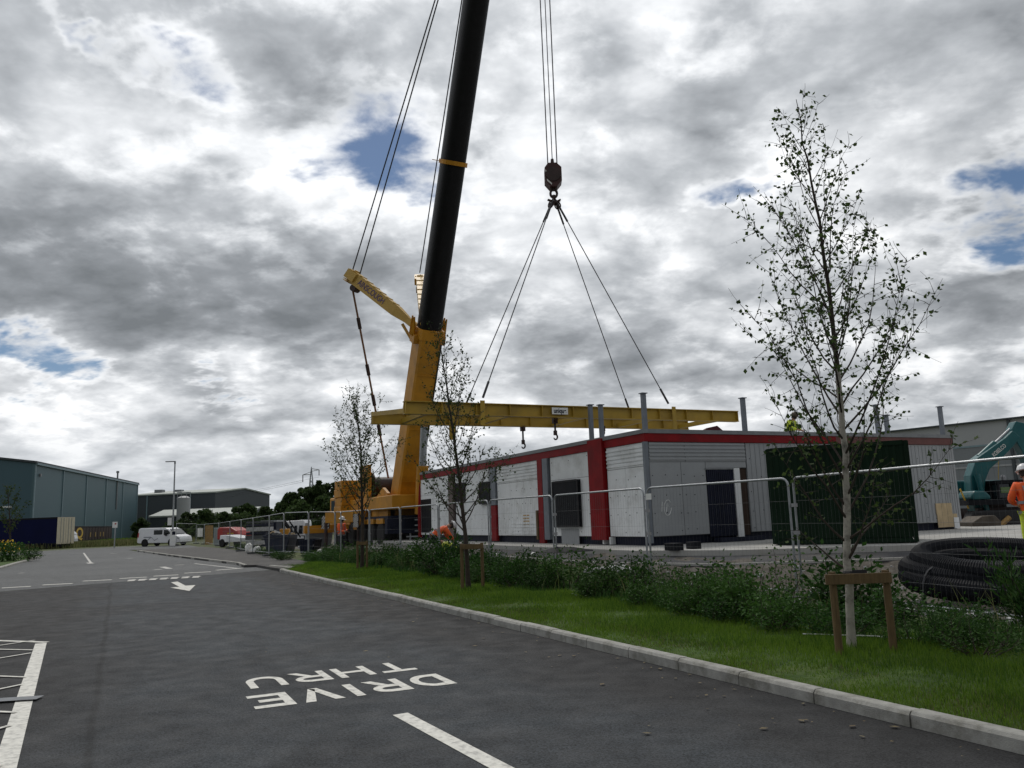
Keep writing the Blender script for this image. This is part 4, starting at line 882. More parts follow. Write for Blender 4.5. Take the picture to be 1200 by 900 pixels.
mb.build('cross_member', m_beam, lb)
mb = MB()
def near_at(px): # point on the near beam's top edge seen at px
    lo, hi = 0., 1.
    for _ in range(40):
        m = (lo+hi)/2; p = BN0 + (BN1-BN0)*m; v = p-O; x = 600 + F*(v @ rt)/(v @ fw)
        if x < px: lo = m
        else: hi = m
    return BN0 + (BN1-BN0)*lo
def far_at(px):
    lo, hi = 0., 1.
    for _ in range(40):
        m = (lo+hi)/2; p = BF0 + (BF1-BF0)*m; v = p-O; x = 600 + F*(v @ rt)/(v @ fw)
        if x < px: lo = m
        else: hi = m
    return BF0 + (BF1-BF0)*lo
for px in (563.5, 787): p = near_at(px) - bnrm*.115; mb.obox(p - Z*.29, .07, .012, .36, bdir, bnrm, Z)
for px in (528,): p = far_at(px) - bnrm*.115; mb.obox(p - Z*.4, .1, .02, .42, bdir, bnrm, Z)
mb.build('lug_plate', m_beam, lb)
pp = near_at(654) - bnrm*.106 - Z*.17
MB().obox(pp + bnrm*.006, .27, .006, .1, bdir, bnrm, Z).build('name_plate', m_sign, lb)
vs, fs = text_mesh('unique', .2, pp - bnrm*.004, bdir, Z, width=.42, bold=.006); MB().add(vs, fs).build('lettering', m_navy, lb)
for (p, lab) in ((near_at(563.5), "wire sling from hook to near left of yellow beam"), (near_at(787), "wire sling from hook to near right end of yellow beam"), (far_at(541), "wire sling from hook to far left of yellow beam"), (far_at(741), "wire sling from hook to far right of yellow beam")):
    a = ringc - Z*.12; s = thing('wire_sling', lab, 'sling', a, 'slings carrying the lifting beam'); d = nrm(p-a)
    mb = MB(); mb.tube([a + d*.5, p - d*.28], .017, 5); mb.build('rope', m_rope, s)
    mb = MB(); mb.tube([a + d*.1, a + d*.95], .035, 6); mb.tube([p - d*.75, p - d*.2], .035, 6); mb.build('ferrule', m_rope, s)
    mb = MB(); cc_ = a + d*.28; hh = nrm(np.cross(d, fw)); mb.tube([cc_ + d*.14*math.cos(t) + hh*.07*math.sin(t) for t in np.linspace(0, 2*math.pi, 12, endpoint=False)], .024, 5, True); mb.cyl(cc_ - hh*.16 + d*-.1, cc_ + hh*.16 - d*.1, .03, n=6); mb.tube([a - d*.08, a + d*.16], .03, 5); mb.build('shackle', m_hook, s)
for (p, yb_, lab) in ((far_at(612), 528, "chain hook hanging lowest left of white wall top"), (near_at(655) + bnrm*.3, 518, "chain hook hanging under the white plate on the beam"), (far_at(700) - bnrm*.3, 512, "chain hook hanging between two grey roof posts")):
    t = thing('chain_hook', lab, 'hook', p - Z*hB, 'chain hooks under the lifting beam')
    q = on_plane(600 + F*((p-O) @ rt)/((p-O) @ fw) + 2, yb_, p, fw); L = (p[2]-hB) - q[2]; b0 = p - Z*(hB)
    MB().obox(b0 - Z*.05, .07, .06, .09, bdir, bnrm, Z).cyl(b0 - Z*.03 - bnrm*.1, b0 - Z*.03 + bnrm*.1, .055, n=8).build('trolley', m_hook, t)
    mb = MB(); k = max(2, int(L/.09))
    for i in range(k): z = .14 + (L-.40)*i/k; mb.obox(b0 - Z*z, .022, .012 if i % 2 else .022, .05, bdir, bnrm, Z)
    mb.build('chain', m_rope, t)
    c = b0 - Z*(L-.14); mb = MB(); mb.obox(c + Z*.12, .045, .04, .07, bdir, bnrm, Z); mb.tube([c + bdir*.065*math.sin(t_) + Z*.08*math.cos(t_) for t_ in np.linspace(0, 4.4, 10)], [.026]*8 + [.02, .01], 6); mb.build('hook', m_hook, t)
# ------------------------------------------------------------------ mesh site fence
def fence_panel(a, b, label, top=2.0, spacing=.085, feet=True, wr=.0011, grp="mesh fence panels round the building site"):
    a, b = np.array(a, float), np.array(b, float); d = b - a; L = np.linalg.norm(d[:2]); dz = d[2]; d = d / L; dd = np.array([d[0], d[1], 0]); sl = dz / L
    t = thing('fence_panel', label, 'fence', a, grp)
    P = lambda x, z: a + dd*x + Z*(z + sl*x)
    r = .02; c = .12; h = top
    pts = [P(0.02, .02), P(.02, h-c)] + [P(.02+c-c*math.cos(q), h-c+c*math.sin(q)) for q in np.linspace(.2, math.pi/2, 5)] + [P(L-.02-c+c*math.sin(q), h-c+c*math.cos(q)) for q in np.linspace(0, math.pi/2-.2, 5)] + [P(L-.02, h-c), P(L-.02, .02)]
    MB().tube(pts, r, 8).build('frame', m_galv, t, smooth=True)
    mb = MB(); mb.tube([P(.03, .16), P(L-.03, .16)], r*.8, 6); mb.build('bottom_rail', m_galv, t, smooth=True)
    mb = MB(); n = int((L-.08)/spacing)
    for i in range(n+1):
        x = .04 + (L-.08)*i/n; mb.tube([P(x, .16), P(x, h-.012)], wr, 3)
    for z in (.45, .85, 1.25, 1.62): mb.tube([P(.03, z), P(L-.03, z)], wr*1.5, 3)
    mb.build('wire_mesh', m_wire, t)
    for z in (1.1, h-.45): MB().obox(P(.0, z), .045, .03, .03, dd, np.cross(Z, dd), Z).build('clamp', m_chrome, t)
    if feet: 
        mb = MB(); n2 = np.cross(Z, dd); mb.obox(P(0, .04), .11, .3, .05, dd, n2, Z); mb.build('foot_block', m_skipgrey, t, bevel=.01)
    return t
# right-hand run beside the shrubs; the two end posts of each panel were found in the photograph
def fpt(px, py, Y=None, zt=2.1):
    return gz(px, py, zt) - Z*2.0
rb = [gz(928, 560, 2.1) + (gz(1195, 535.5, 2.1)-gz(928, 560, 2.1))*1.3, gz(928, 560, 2.1), gz(757, 572, 2.1), gz(649, 580.5, 2.1)]
rb = [p - Z*2.0 for p in rb]
for u, v in ((16.8, 3.85), (20.3, 3.7), (23.8, 3.6), (27.3, 3.5), (30.6, 3.2)): rb.append(W(u, v, .1))
labs = ["mesh fence panel before the coiled black pipe and the storage container", "mesh fence panel before the dark doorway of the grey end wall",
        "mesh fence panel before the wide red column", "mesh fence panel before the orange stencil marks on the white wall", "mesh fence panel right behind the second birch's trunk", "mesh fence panel behind the big bush left of the second birch",
        "mesh fence panel before the crane ladder", "mesh fence panel right behind the third birch"]
for i in range(len(rb)-1):
    fence_panel(rb[i+1], rb[i] + nrm(rb[i+1]-rb[i])*.07, labs[i], top=2.0, spacing=.085 if i < 5 else .13)
lf = [(393, 36.), (362, 38.), (333, 40.), (316, 41.5), (297, 47.), (283, 53.), (270, 62.), (257, 73.), (240, 83.), (231, 88.)]
lp = []
for px, Y in lf:
    q = at(px, 603, Y); u, v = UV(q); lp.append(np.array([q[0], q[1], max(.06, at(px, {393: 600, 362: 600, 333: 601, 316: 604, 297: 607, 283: 609, 270: 611, 257: 613, 240: 615.5, 231: 615.5}[px], Y)[2] - 2.0)]))
ll = ["mesh fence panel before the black and white outrigger boards", "mesh fence panel before the white tipper cab", "mesh fence panel standing on a pale foot block beside the navy skip", "mesh fence panel before the junk heaped behind the skips", "mesh fence panel just right of the red tank trailer",
      "mesh fence panel before the red tank trailer", "mesh fence panel before the small container", "mesh fence panel carrying the brown board", "mesh fence panel carrying the white notice"]
for i in range(len(lp)-1): fence_panel(lp[i+1], lp[i] - (lp[i]-lp[i+1])*.02, ll[i], spacing=.17, wr=.0018)
fence_panel(rb[-1] + N*-.0, lp[0] + (rb[-1]-lp[0])*.02, "mesh fence panel between third birch and the worker holding papers", spacing=.15) if np.linalg.norm((rb[-1]-lp[0])[:2]) > 1 else None
g0, g1 = at(206, 643, 80.), lp[-1]; g0[2] = .1
fence_panel(g0, g1 + (g0-g1)*.03, "slanting mesh panel at the far gate end of fence behind white board", spacing=.2, wr=.002, top=2.1)
q = at(202, 642, 79.5); q[2] = .1
t = thing('site_board', "tall narrow white board standing at the end of the far fence", 'board', q)
zt_ = at(203, 622, 79.5)[2]; MB().obox((q[0], q[1], (zt_+.1)/2), .27, .03, (zt_-.1)/2).build('panel', m_sign, t); MB().obox((q[0]+.1, q[1]-.034, zt_-.22), .16, .004, .16).build('print', m_navy, t); MB().obox((q[0], q[1]+.4, .16), .3, .4, .06).build('foot', m_rubber, t)
q = at(234.5, 624, 86.); MB_ = MB().obox(q, .27, .012, .45); tag(MB_.build('notice', m_sign), "white notice fixed on the far mesh fence left of brown board", 'notice')
q = at(245, 627, 82.); t = tag(MB().obox(q, .38, .02, .95).build('board', m_osb), "brown wood board fixed on the far mesh fence", 'board')
q = at(760, 582, 16.2); tag(MB().obox(q, .085, .006, .06, nrm(rb[2]-rb[3]), nrm(np.cross(Z, rb[2]-rb[3])), Z).build('notice', m_sign), "small white notice on the fence post before the grey corner", 'notice')

# ------------------------------------------------------------------ plants
def quads_from(c, ax, ay):
    """one leaf per row: diamond with base, two sides and tip"""
    n = len(c); v = np.stack([c - ax*.5, c + ay*.5 + ax*.02, c + ax*.55, c - ay*.5 + ax*.02], 1).reshape(-1, 3); return v, np.arange(n*4)
def rand_axes(n, up=.0, droop=0.):
    a = rng.normal(size=(n, 3)); a[:, 2] -= droop; a /= np.linalg.norm(a, axis=1)[:, None]
    b = rng.normal(size=(n, 3)); b -= a*(a*b).sum(1)[:, None]; b /= np.linalg.norm(b, axis=1)[:, None]; return a, b
def birch(label, trunk_px, Y, zbase, r0, n_br, Lfun, leaf, n_leaf, t0=.12, white=True, seed=1, depth_lean=0., grp=None, twig_r=.004, cat='tree', name='birch_tree', tdens=1.0, spread=1.0, el0=(24, 46), el1=22):
    R = np.random.default_rng(seed)
    tp = [at(px, py, Y + depth_lean*i/len(trunk_px)) for i, (px, py) in enumerate(trunk_px)]; tp[0][2] = zbase
    tp = np.array(tp); cum = np.concatenate([[0], np.cumsum(np.linalg.norm(np.diff(tp, axis=0), axis=1))]); TL = cum[-1]
    def tpos(t): s = t*TL; return np.array([np.interp(s, cum, tp[:, k]) for k in range(3)])
    th = thing(name, label, cat, tp[0], grp)
    n = 26; pts = [tpos(i/n) + R.normal(0, .006, 3)*(i > 0) for i in range(n+1)]; rs = [r0*(1.25 if i == 0 else 1)*(1-i/n)**.85 + .003 for i in range(n+1)]
    mb = MB(); kk = 13 if white else 0
    if kk: mb.mat(0).tube(pts[:kk+1], rs[:kk+1], 9)
    mb.mat(1).tube(pts[kk:], rs[kk:], 9); mb.build('trunk', [m_bark, m_twig], th, smooth=True)
    wood = MB(); leafc = []; leafw = []
    def limb(p, d, L, r, k=7, up=.12):
        P = [p]; q = p.copy(); dd = d.copy()
        for i in range(k):
            dd = nrm(dd + R.normal(0, .10, 3) + np.array([0, 0, up*(1 if i < k*.7 else .3)])); q = q + dd*L/k; P.append(q)
        wood.tube(P, [max(r*(1-i/k)**.9, .0016) for i in range(k+1)], 5 if r > .006 else 3); return P
    az = R.uniform(0, 6.28)
    for i in range(n_br):
        t = t0 + (1-t0-.02)*((i+R.uniform(.1, .9))/n_br); az += 2.4 + R.normal(0, .35); L = Lfun(t)*R.uniform(.7, 1.15)
        el = math.radians(R.uniform(*el0) + el1*t); d = np.array([math.cos(az)*math.cos(el)*spread, math.sin(az)*math.cos(el)*spread, math.sin(el)]); d = nrm(d)
        P = limb(tpos(t), d, L, max(r0*.34*(1-t)+.003, .004))
        ntw = max(2, int(L*8.5*tdens))
        for j in range(ntw):
            f = R.uniform(.22, 1); k = min(int(f*7), 6); p = P[k] + (P[k+1]-P[k])*(f*7-k); bdn = nrm(P[k+1]-P[k])
            dd = nrm(bdn*.6 + R.normal(0, .55, 3) + np.array([0, 0, -.08])); tl = R.uniform(.35, 1)*(.16+.16*L)
            T = limb(p, dd, tl, twig_r, 4, .02)
            for m in range(max(2, int(tl/.055))): 
                f2 = R.uniform(.15, 1); kk = min(int(f2*4), 3); leafc.append(T[kk] + (T[kk+1]-T[kk])*(f2*4-kk) + R.normal(0, .012, 3))
        for m in range(int(L*6)): f = R.uniform(.4, 1); k = min(int(f*7), 6); leafc.append(P[k] + (P[k+1]-P[k])*(f*7-k) + R.normal(0, .015, 3))
    leafc = np.array(leafc)
    if len(leafc) > n_leaf: leafc = leafc[R.permutation(len(leafc))[:n_leaf]]
    nl = len(leafc); a, b = rand_axes(nl, droop=.55); s = leaf*R.uniform(.6, 1.25, nl)[:, None]
    v, f = quads_from(leafc + a*s*.5, a*s, b*s*.78)
    wood.build('branch', m_twig, th)
    np_mesh('crown', v, f, 4, m_leaf, th)
    return th
Y1 = 8.58
birch("tall slender white-barked birch tied to a timber frame by the kerb", [(998, 757), (995, 690), (993, 620), (988, 500), (976, 380), (960, 260), (945, 185), (933, 118)], Y1, gh(2.69, 1.51), .041, 58, lambda t: 2.5*min(1, max(.22, (t-.05)/.27))*(1-t)**.9 + .22, .047, 4300, t0=.13, seed=17, depth_lean=-.6, tdens=1.5, el0=(22, 44), el1=24)
birch("birch with leaning dark stem crossing the yellow beam", [(549, 688), (546, 640), (541, 580), (534, 530), (527, 480), (519, 420), (512, 386)], 17.4, gh(12.7, 1.5), .05, 52, lambda t: 1.75*min(1, (t+.15)/.35)*(1-t)**.7 + .3, .05, 2900, t0=.2, white=False, seed=6, tdens=1.4, el0=(30, 52), el1=14)
birch("birch in front of the yellow counterweight of the crane", [(424, 666), (425, 620), (424, 580), (423, 530), (419, 490), (413, 463)], 26.4, gh(22.4, 1.9), .06, 54, lambda t: 2.4*min(1, (t+.1)/.4)*(1-t)**.65 + .35, .062, 3400, t0=.25, white=False, seed=9, twig_r=.005, tdens=1.5, el0=(30, 52), el1=14)
birch("thin sapling on the kerbed island before the navy trailer", [(12, 658), (12, 630), (11, 600), (9, 572)], 52., .1, .07, 26, lambda t: 1.6*(1-t)**.5 + .3, .13, 500, t0=.3, white=False, seed=3, twig_r=.008)
def stakes(label, pa, pb, Y, zb, ztop, bar, tie, dep=0.):
    a, b = at(*pa, Y), at(*pb, Y+dep); a[2] = b[2] = zb-.05; t = thing('tree_stakes', label, 'tree support', (a+b)/2, 'timber tree supports'); d = nrm(b-a)
    for p in (a, b):
        MB().cyl(p, p + Z*(ztop-zb+.05), .038, .036, 10).build('post', m_wood, t, smooth=True)
    if bar:
        e0 = a - d*bar[0]; e1_ = b + d*bar[1]; n = np.cross(Z, d); MB().obox((e0+e1_)/2 - n*.055 + Z*(ztop-zb-.02), np.linalg.norm(e1_-e0)/2, .016, .05, d, n, Z).build('crossbar', m_wood, t, bevel=.004)
    if tie is not None: n = np.cross(Z, d); MB().tube([tie + d*.06*math.cos(q) + n*.06*math.sin(q) for q in np.linspace(0, 6.28, 10)], .02, 6).obox(tie - n*.07 + d*.06, .07, .01, .03, d, n, Z).build('tie', m_rubber, t)
stakes("timber frame of two posts and crossbar round the white birch", (983, 757), (1047, 760), 8.35, gh(2.6, 1.5), at(1037, 668, 8.35)[2], (.09, .03), at(997, 671, 8.44))
stakes("timber posts with crossbar beside the dark leaning birch", (542, 688), (566, 688), 17.2, gh(12.5, 1.5), at(565, 636, 17.2)[2], (.02, .03), at(547, 639, 17.3))
stakes("short timber posts round the third birch before the crane", (419, 666), (430, 666), 26.2, gh(22.3, 1.9), at(424, 634, 26.2)[2], (.02, .02), None)

def shrub_mesh(seed, W_=.55, H_=.75, n=1500, leaf=.045, feather=False, mat=None):
    """stems fanning up from the base with leaves along them: returns a thing at the origin"""
    R = np.random.default_rng(seed); root = thing('shrub', 'x', 'shrub'); wood = MB(); cs = []; dirs = []
    ns = 30 if not feather else 26
    for i in range(ns):
        az = R.uniform(0, 6.28); rr = W_*math.sqrt(R.uniform(0, 1)); top = np.array([math.cos(az)*rr, math.sin(az)*rr, H_*R.uniform(.45, 1.05)*(1-.35*(rr/W_)**2)]); base = np.array([math.cos(az)*rr*.25, math.sin(az)*rr*.25, 0])
        P = [base + (top-base)*t + np.array([math.cos(az), math.sin(az), 0])*W_*.18*math.sin(t*3.14) + R.normal(0, .02, 3) for t in np.linspace(0, 1, 6)]; wood.tube(P, [.007, .006, .005, .004, .003, .002], 3)
        for k in range(n//ns):
            t = R.uniform(.12, 1)**.75*5; j = min(int(t), 4); p = P[j] + (P[j+1]-P[j])*(t-j); o = R.normal(0, .075 if not feather else .05, 3); cs.append(p + o); dirs.append(nrm(o*[1, 1, .5] + np.array([0, 0, .03 if not feather else .09])))
    cs = np.array(cs); a = np.array(dirs) + R.normal(0, .3, (len(cs), 3)); a /= np.linalg.norm(a, axis=1)[:, None]; b = R.normal(size=a.shape); b -= a*(a*b).sum(1)[:, None]; b /= np.linalg.norm(b, axis=1)[:, None]
    s = leaf*R.uniform(.6, 1.4, len(cs))[:, None]; cs[:, 2] = np.maximum(cs[:, 2], .02)
    v, f = quads_from(cs, a*s*(1.2 if not feather else 1.7), b*s*(.7 if not feather else .35))
    wood.build('stem', m_twig, root); np_mesh('foliage', v, f, 4, mat or m_shrub, root); return root
protos = [shrub_mesh(21+i, H_=.72+.12*(i == 2), n=1500-500*(i == 1), leaf=.045-.01*(i == 1), mat=(m_shrub, m_shrub3, m_shrub, m_shrub3)[i], W_=.55-.15*(i == 2)) for i in range(4)] + [shrub_mesh(31, H_=1.0, W_=.5, n=2600, leaf=.05, feather=True, mat=m_shrub2)]
used = set()
def place_shrub(k, x, y, z, s, label, grp="shrubs in the row between the grass and the mesh fence", sz=None):
    p = protos[k]
    if k in used: p = dup(p)
    else: used.add(k)
    p.location = (x, y, z); p.rotation_euler = (0, 0, random.uniform(0, 6.28)); p.scale = (s, s, sz or s); p['label'] = label; p['group'] = grp; return p
special = [(5.55, 8.75, 4, 1.2, 1.2, "big bright green feathery shrub right of the coiled pipe"), (6.0, 8.3, 4, 1.25, 1.1, "feathery shrub at the right edge in front of the coiled pipe"), (4.35, 8.45, 4, .7, .42, "low feathery shrub just below the coiled black pipe"),
           ]
for (x, y, k, s, sz, lab) in special:
    u, v = UV((x, y)); place_shrub(k, x, y, gh(u, v), s, lab, sz=sz)
pxs = [(520, 618, 21.6, 1.45, "tallest bush in the row under the bending worker"), (700, 655, 14.6, 1.05, "leafy bush right below the black-sheeted window"), (765, 650, 13.3, 1.0, "upright bush below the white corner of the building"), (850, 660, 11.8, .95, "wide bush below the dark doorway")]
for (px, py, Y, s, lab) in pxs:
    q = at(px, py, Y); u, v = UV(q); z = gh(u, v); place_shrub(random.randrange(4), q[0], q[1], z, s, lab, sz=max(.6, (q[2]-z)/.74))
u = 1.6; i = 0
while u < 33:
    for v in (2.45, 3.25):
        uu = u + random.uniform(-.3, .3); vv_ = v + random.uniform(-.2, .2); s = random.uniform(.6, 1.2)*(.85 if v < 3 else 1.2)
        if random.random() < (.1 if v < 3 else .02): continue
        if uu < 1.6: continue
        sz = s*random.uniform(.75, 1.0)*(1. if uu > 4 else .85); p = W(uu, vv_)
        place_shrub(random.randrange(4), p[0], p[1], gh(uu, vv_), s, "low leafy dark green shrub in the row along the mesh fence", sz=sz)
    u += .95
for (u, v, s) in ((.2, 2.1, .75), (.9, 2.0, .7), (1.7, 2.05, .75), (2.5, 2.15, .7), (3.3, 2.0, .75), (4.2, 1.95, .8), (5.1, 1.95, .75), (6., 2.1, .8), (7.1, 2.2, .75), (-.5, 2.3, .7)):
    p = W(u, v); place_shrub(random.choice((0, 1, 1, 3)), p[0], p[1], gh(u, v), s, "low leafy dark green shrub in the row along the mesh fence", sz=s*random.uniform(.75, 1.05)*(.75 if u < 2 else 1))
for (u, v, s) in ((34.5, 1.6, .9), (36.2, 1.7, .7), (38., 1.9, .7), (40.5, 1.9, .8), (31.5, 2.6, .8), (33.0, 2.6, .9), (44, 2.2, .9), (49, 2.4, .9), (55, 2.5, 1.)):
    p = W(u, v); place_shrub(random.randrange(4), p[0], p[1], .05, s, "scrubby weed clump at the foot of the far left fence", "weed clumps along the far fence", sz=s*.8)
for (px, py, Y, s, lab) in ((14, 652, 50., 1.5, "green shrub under the sapling on the kerbed island"), (38, 650, 51., 1.2, "green shrub at the tip of the kerbed island"), (-14, 652, 49., 1.6, "green shrub at the left edge on the kerbed island")):
    q = gz(px, py+6, .1); q = at(px, py, Y); place_shrub(random.randrange(4), q[0], q[1], .1, s, lab, "shrubs on the kerbed island")
fl = thing('flower_clump', "yellow flowering clump at the left edge on the kerbed island", 'flowers', at(4, 650, 49.)*[1, 1, 0] + Z*.1)
c = np.concatenate([np.array(fl.location) + rng.normal(0, 1, (700, 3))*[.6, .4, .0], np.array(fl.location) + rng.normal(0, 1, (80, 3))*[.45, .3, .0]]); c[:700, 2] = .1 + rng.uniform(.0, 1.1, 700); c[700:, 2] = .1 + rng.uniform(.5, 1.25, 80)
a, b = rand_axes(780); s = np.where(np.arange(780) < 700, .15, .11)[:, None]; v, f = quads_from(c, a*s, b*s*.7); o = np_mesh('foliage', v, f, 4, [m_shrub, m_flower], fl); o.data.polygons.foreach_set('material_index', (np.arange(len(o.data.polygons)) >= 700).astype(np.int32))

# grass of the verge: single blades
def blades(name, u, v, z, h, w, mat, lean=.5):
    n = len(u); x = KO[0] + D[0]*u + N[0]*v; y = KO[1] + D[1]*u + N[1]*v; az = rng.uniform(0, 6.28, n); c, s = np.cos(az), np.sin(az); la = rng.uniform(0, 6.28, n); ll_ = h*rng.uniform(.1, lean, n)
    b0 = np.stack([x - c*w/2, y - s*w/2, z], 1); b1_ = np.stack([x + c*w/2, y + s*w/2, z], 1); m = np.stack([x + np.cos(la)*ll_*.35, y + np.sin(la)*ll_*.35, z + h*.6], 1); t = np.stack([x + np.cos(la)*ll_, y + np.sin(la)*ll_, z + h], 1)
    mo = np.stack([c*w*.35, s*w*.35, np.zeros(n)], 1); V = np.stack([b0, b1_, m + mo, t, m - mo], 1).reshape(-1, 3); I = (np.arange(n)[:, None]*5 + np.array([[0, 1, 2, 4]])).ravel()
    I3 = (np.arange(n)[:, None]*5 + np.array([[4, 2, 3, 3]])).ravel()
    return V, I, n
def grass_field(name, n, urange, vrange, hmean, wid_, mat, patch=True, zoff=-.01, pw=1.6):
    u = urange[0] + (urange[1]-urange[0])*rng.uniform(0, 1, n)**pw; v = rng.uniform(*vrange, n)
    pn = np.sin(u*1.7+v*2.1)*np.sin(u*.9-v*1.3+1) + .6*np.sin(u*4.1+2)*np.sin(v*5.3); h = hmean*(1+.35*pn)*rng.uniform(.5, 1.25, n); h *= np.clip(.55+v*.5, .5, 1.15)
    keep = rng.uniform(0, 1, n) < np.clip((.85+.3*pn) if name == 'grass' else (.4+.7*np.sin(u*2.3+1)*np.sin(v*3.1+u*.7)+.25*pn), .02 if name != 'grass' else .35, 1); u, v, h = u[keep], v[keep], h[keep]; z = H(u, v) + zoff
    w = wid_*(1+u*.05)
    V, I, k = blades(name, u, v, z, h, w, mat); me_f = np.concatenate([I.reshape(-1, 4)])
    # quads for the lower half, triangles for the tip are folded in as a second quad-free mesh
    tips = (np.arange(k)[:, None]*5 + np.array([[4, 2, 3]])).ravel()
    me = bpy.data.meshes.new(name); nf = k*2; me.vertices.add(len(V)); me.vertices.foreach_set('co', V.astype(np.float32).ravel())
    me.loops.add(k*7); me.loops.foreach_set('vertex_index', np.concatenate([me_f.ravel(), tips]).astype(np.int32)); me.polygons.add(nf)
    me.polygons.foreach_set('loop_start', np.concatenate([np.arange(0, k*4, 4), k*4 + np.arange(0, k*3, 3)]).astype(np.int32)); me.update(calc_edges=True); me.validate(); me.materials.append(mat)
    o = bpy.data.objects.new(name, me); COL.objects.link(o); return stuff(o)
grass_field('grass', 230000, (-3, 31), (.14, 2.6), .062, .0055, m_grass)
grass_field('dark_grass', 60000, (-3, 31), (.5, 2.7), .085, .006, m_grass2)
grass_field('dry_grass', 26000, (-3, 31), (.13, .8), .06, .006, m_drygrass)
grass_field('undergrowth', 22000, (-2, 33), (2.0, 4.2), .16, .012, m_shrub2)
grass_field('dead_stems', 1500, (0, 33), (2.2, 4.4), .42, .008, m_drygrass)
# rank grass beyond the roads
def tuft_band(name, n, pts, hm, w, mat, dx):
    P = np.array([gz(*p, 0.)[:2] for p in pts]); k = rng.integers(0, len(P)-1, n); t = rng.uniform(0, 1, n)[:, None]; q = P[k] + (P[k+1]-P[k])*t + rng.normal(0, 1, (n, 2))*dx; q[:, 1] += np.abs(rng.normal(0, 1, n))*dx
    uu = (q[:, 0]-KO[0])*D[0] + (q[:, 1]-KO[1])*D[1]; vv = (q[:, 0]-KO[0])*N[0] + (q[:, 1]-KO[1])*N[1]
    V, I, kk = blades(name, uu, vv, np.full(n, -.03), hm*rng.uniform(.4, 1.3, n), np.full(n, w), mat); return stuff(np_mesh(name, V, I, 4, mat))
tuft_band('rough_grass', 22000, [(-60, 646), (30, 643.5), (80, 641.5), (140, 638.8), (172, 637.6)], .95, .07, m_drygrass, 2.4)
tuft_band('rough_grass', 9000, [(-60, 641), (30, 640), (100, 638), (160, 636)], .9, .09, m_grass, 5.0)

# trees and bushes beyond the site
def leafy_tree(label, px, ytop, Y, wpx, seed, n=1500, zb=0., cat='tree', name='broadleaf_tree', trunk=True, grp="trees beyond the building site", leaf=None, conic=False):
    R = np.random.default_rng(seed); q = at(px, ytop, Y); h = q[2]-zb; w = wpx*Y/F/2; base = np.array([q[0], q[1], zb]); th = thing(name, label, cat, base, grp)
    mb = MB(); mb.tube([base, base + Z*h*.35, base + Z*h*.75 + np.array([R.normal(0, .1*w), 0, 0])], [h*.028, h*.02, h*.006], 6)
    cl = []; nc = 34
    for i in range(nc):
        t = R.uniform(.12 if not trunk else .22, 1); prof = (math.sin(min(1, (1-t)*1.35+.12)*math.pi*.5) if conic else math.sqrt(max(.05, 1-((t-.5)/.55)**2))); az = R.uniform(0, 6.28); r = w*prof*math.sqrt(R.uniform(.05, 1)); cl.append((base + np.array([math.cos(az)*r, math.sin(az)*r, h*t*.93]), w*R.uniform(.3, .52)*(.5+.5*prof)))
        mb.tube([base + Z*h*max(.2, t*.7), cl[-1][0]], [h*.008, h*.002], 4)
    mb.build('trunk', m_twig, th)
    k = R.integers(0, nc, n); C = np.array([cl[i][0] for i in k]); S = np.array([cl[i][1] for i in k]); d = R.normal(size=(n, 3)); d /= np.linalg.norm(d, axis=1)[:, None]; c = C + d*(S*R.uniform(.3, 1.1, n)**.5)[:, None]*[1, 1, .8]
    c[:, 2] = np.where(c[:, 2] > zb+h*1.01, zb+h*R.uniform(.75, 1.01, n), np.maximum(c[:, 2], zb+.05)); a, b = rand_axes(n); L = (leaf or h*.045)*1.0*R.uniform(.6, 1.4, n)[:, None]; v, f = quads_from(c, a*L, b*L*.8); np_mesh('crown', v, f, 4, m_tree, th); return th
tl = [(286, 590, 150, 26), (312, 594, 140, 24), (332, 588, 135, 26), (344, 576, 130, 24), (358, 567, 128, 24), (372, 560, 126, 26), (388, 563, 130, 26), (404, 566, 132, 26), (424, 570, 138, 30), (446, 574, 140, 30), (470, 578, 145, 30), (350, 585, 118, 26), (384, 580, 116, 30), (412, 585, 118, 30)]
for i, (px, yt, Y, w) in enumerate(tl): leafy_tree("dark green tree in the wood rising behind the crane", px, yt, Y, w, 50+i, 5200, grp="trees of the wood behind the crane", leaf=.4)
for i, (px, yt, Y, w, lab) in enumerate(((222, 599, 120, 22, "dark bush in front of the silo"), (243, 597, 118, 26, "rounded bush just right of the silo"), (262, 600, 122, 22, "dark bush below the dark warehouse's right corner"), (282, 598, 124, 26, "dark bush behind the red tank trailer"), (205, 612, 116, 26, "low dark bush behind the lamp post"), (300, 604, 112, 26, "low bush behind the junk by the skips"), (165, 606, 128, 16, "light bush at the right corner of the teal warehouse"), (322, 603, 110, 24, "low bush behind the navy skip"), (233, 612, 112, 22, "low bush above the far white notice"))):
    leafy_tree(lab, px, yt, Y, w, 90+i, 3000, cat='bush', name='bush', trunk=False, grp="bushes beyond the far fence", leaf=.3)

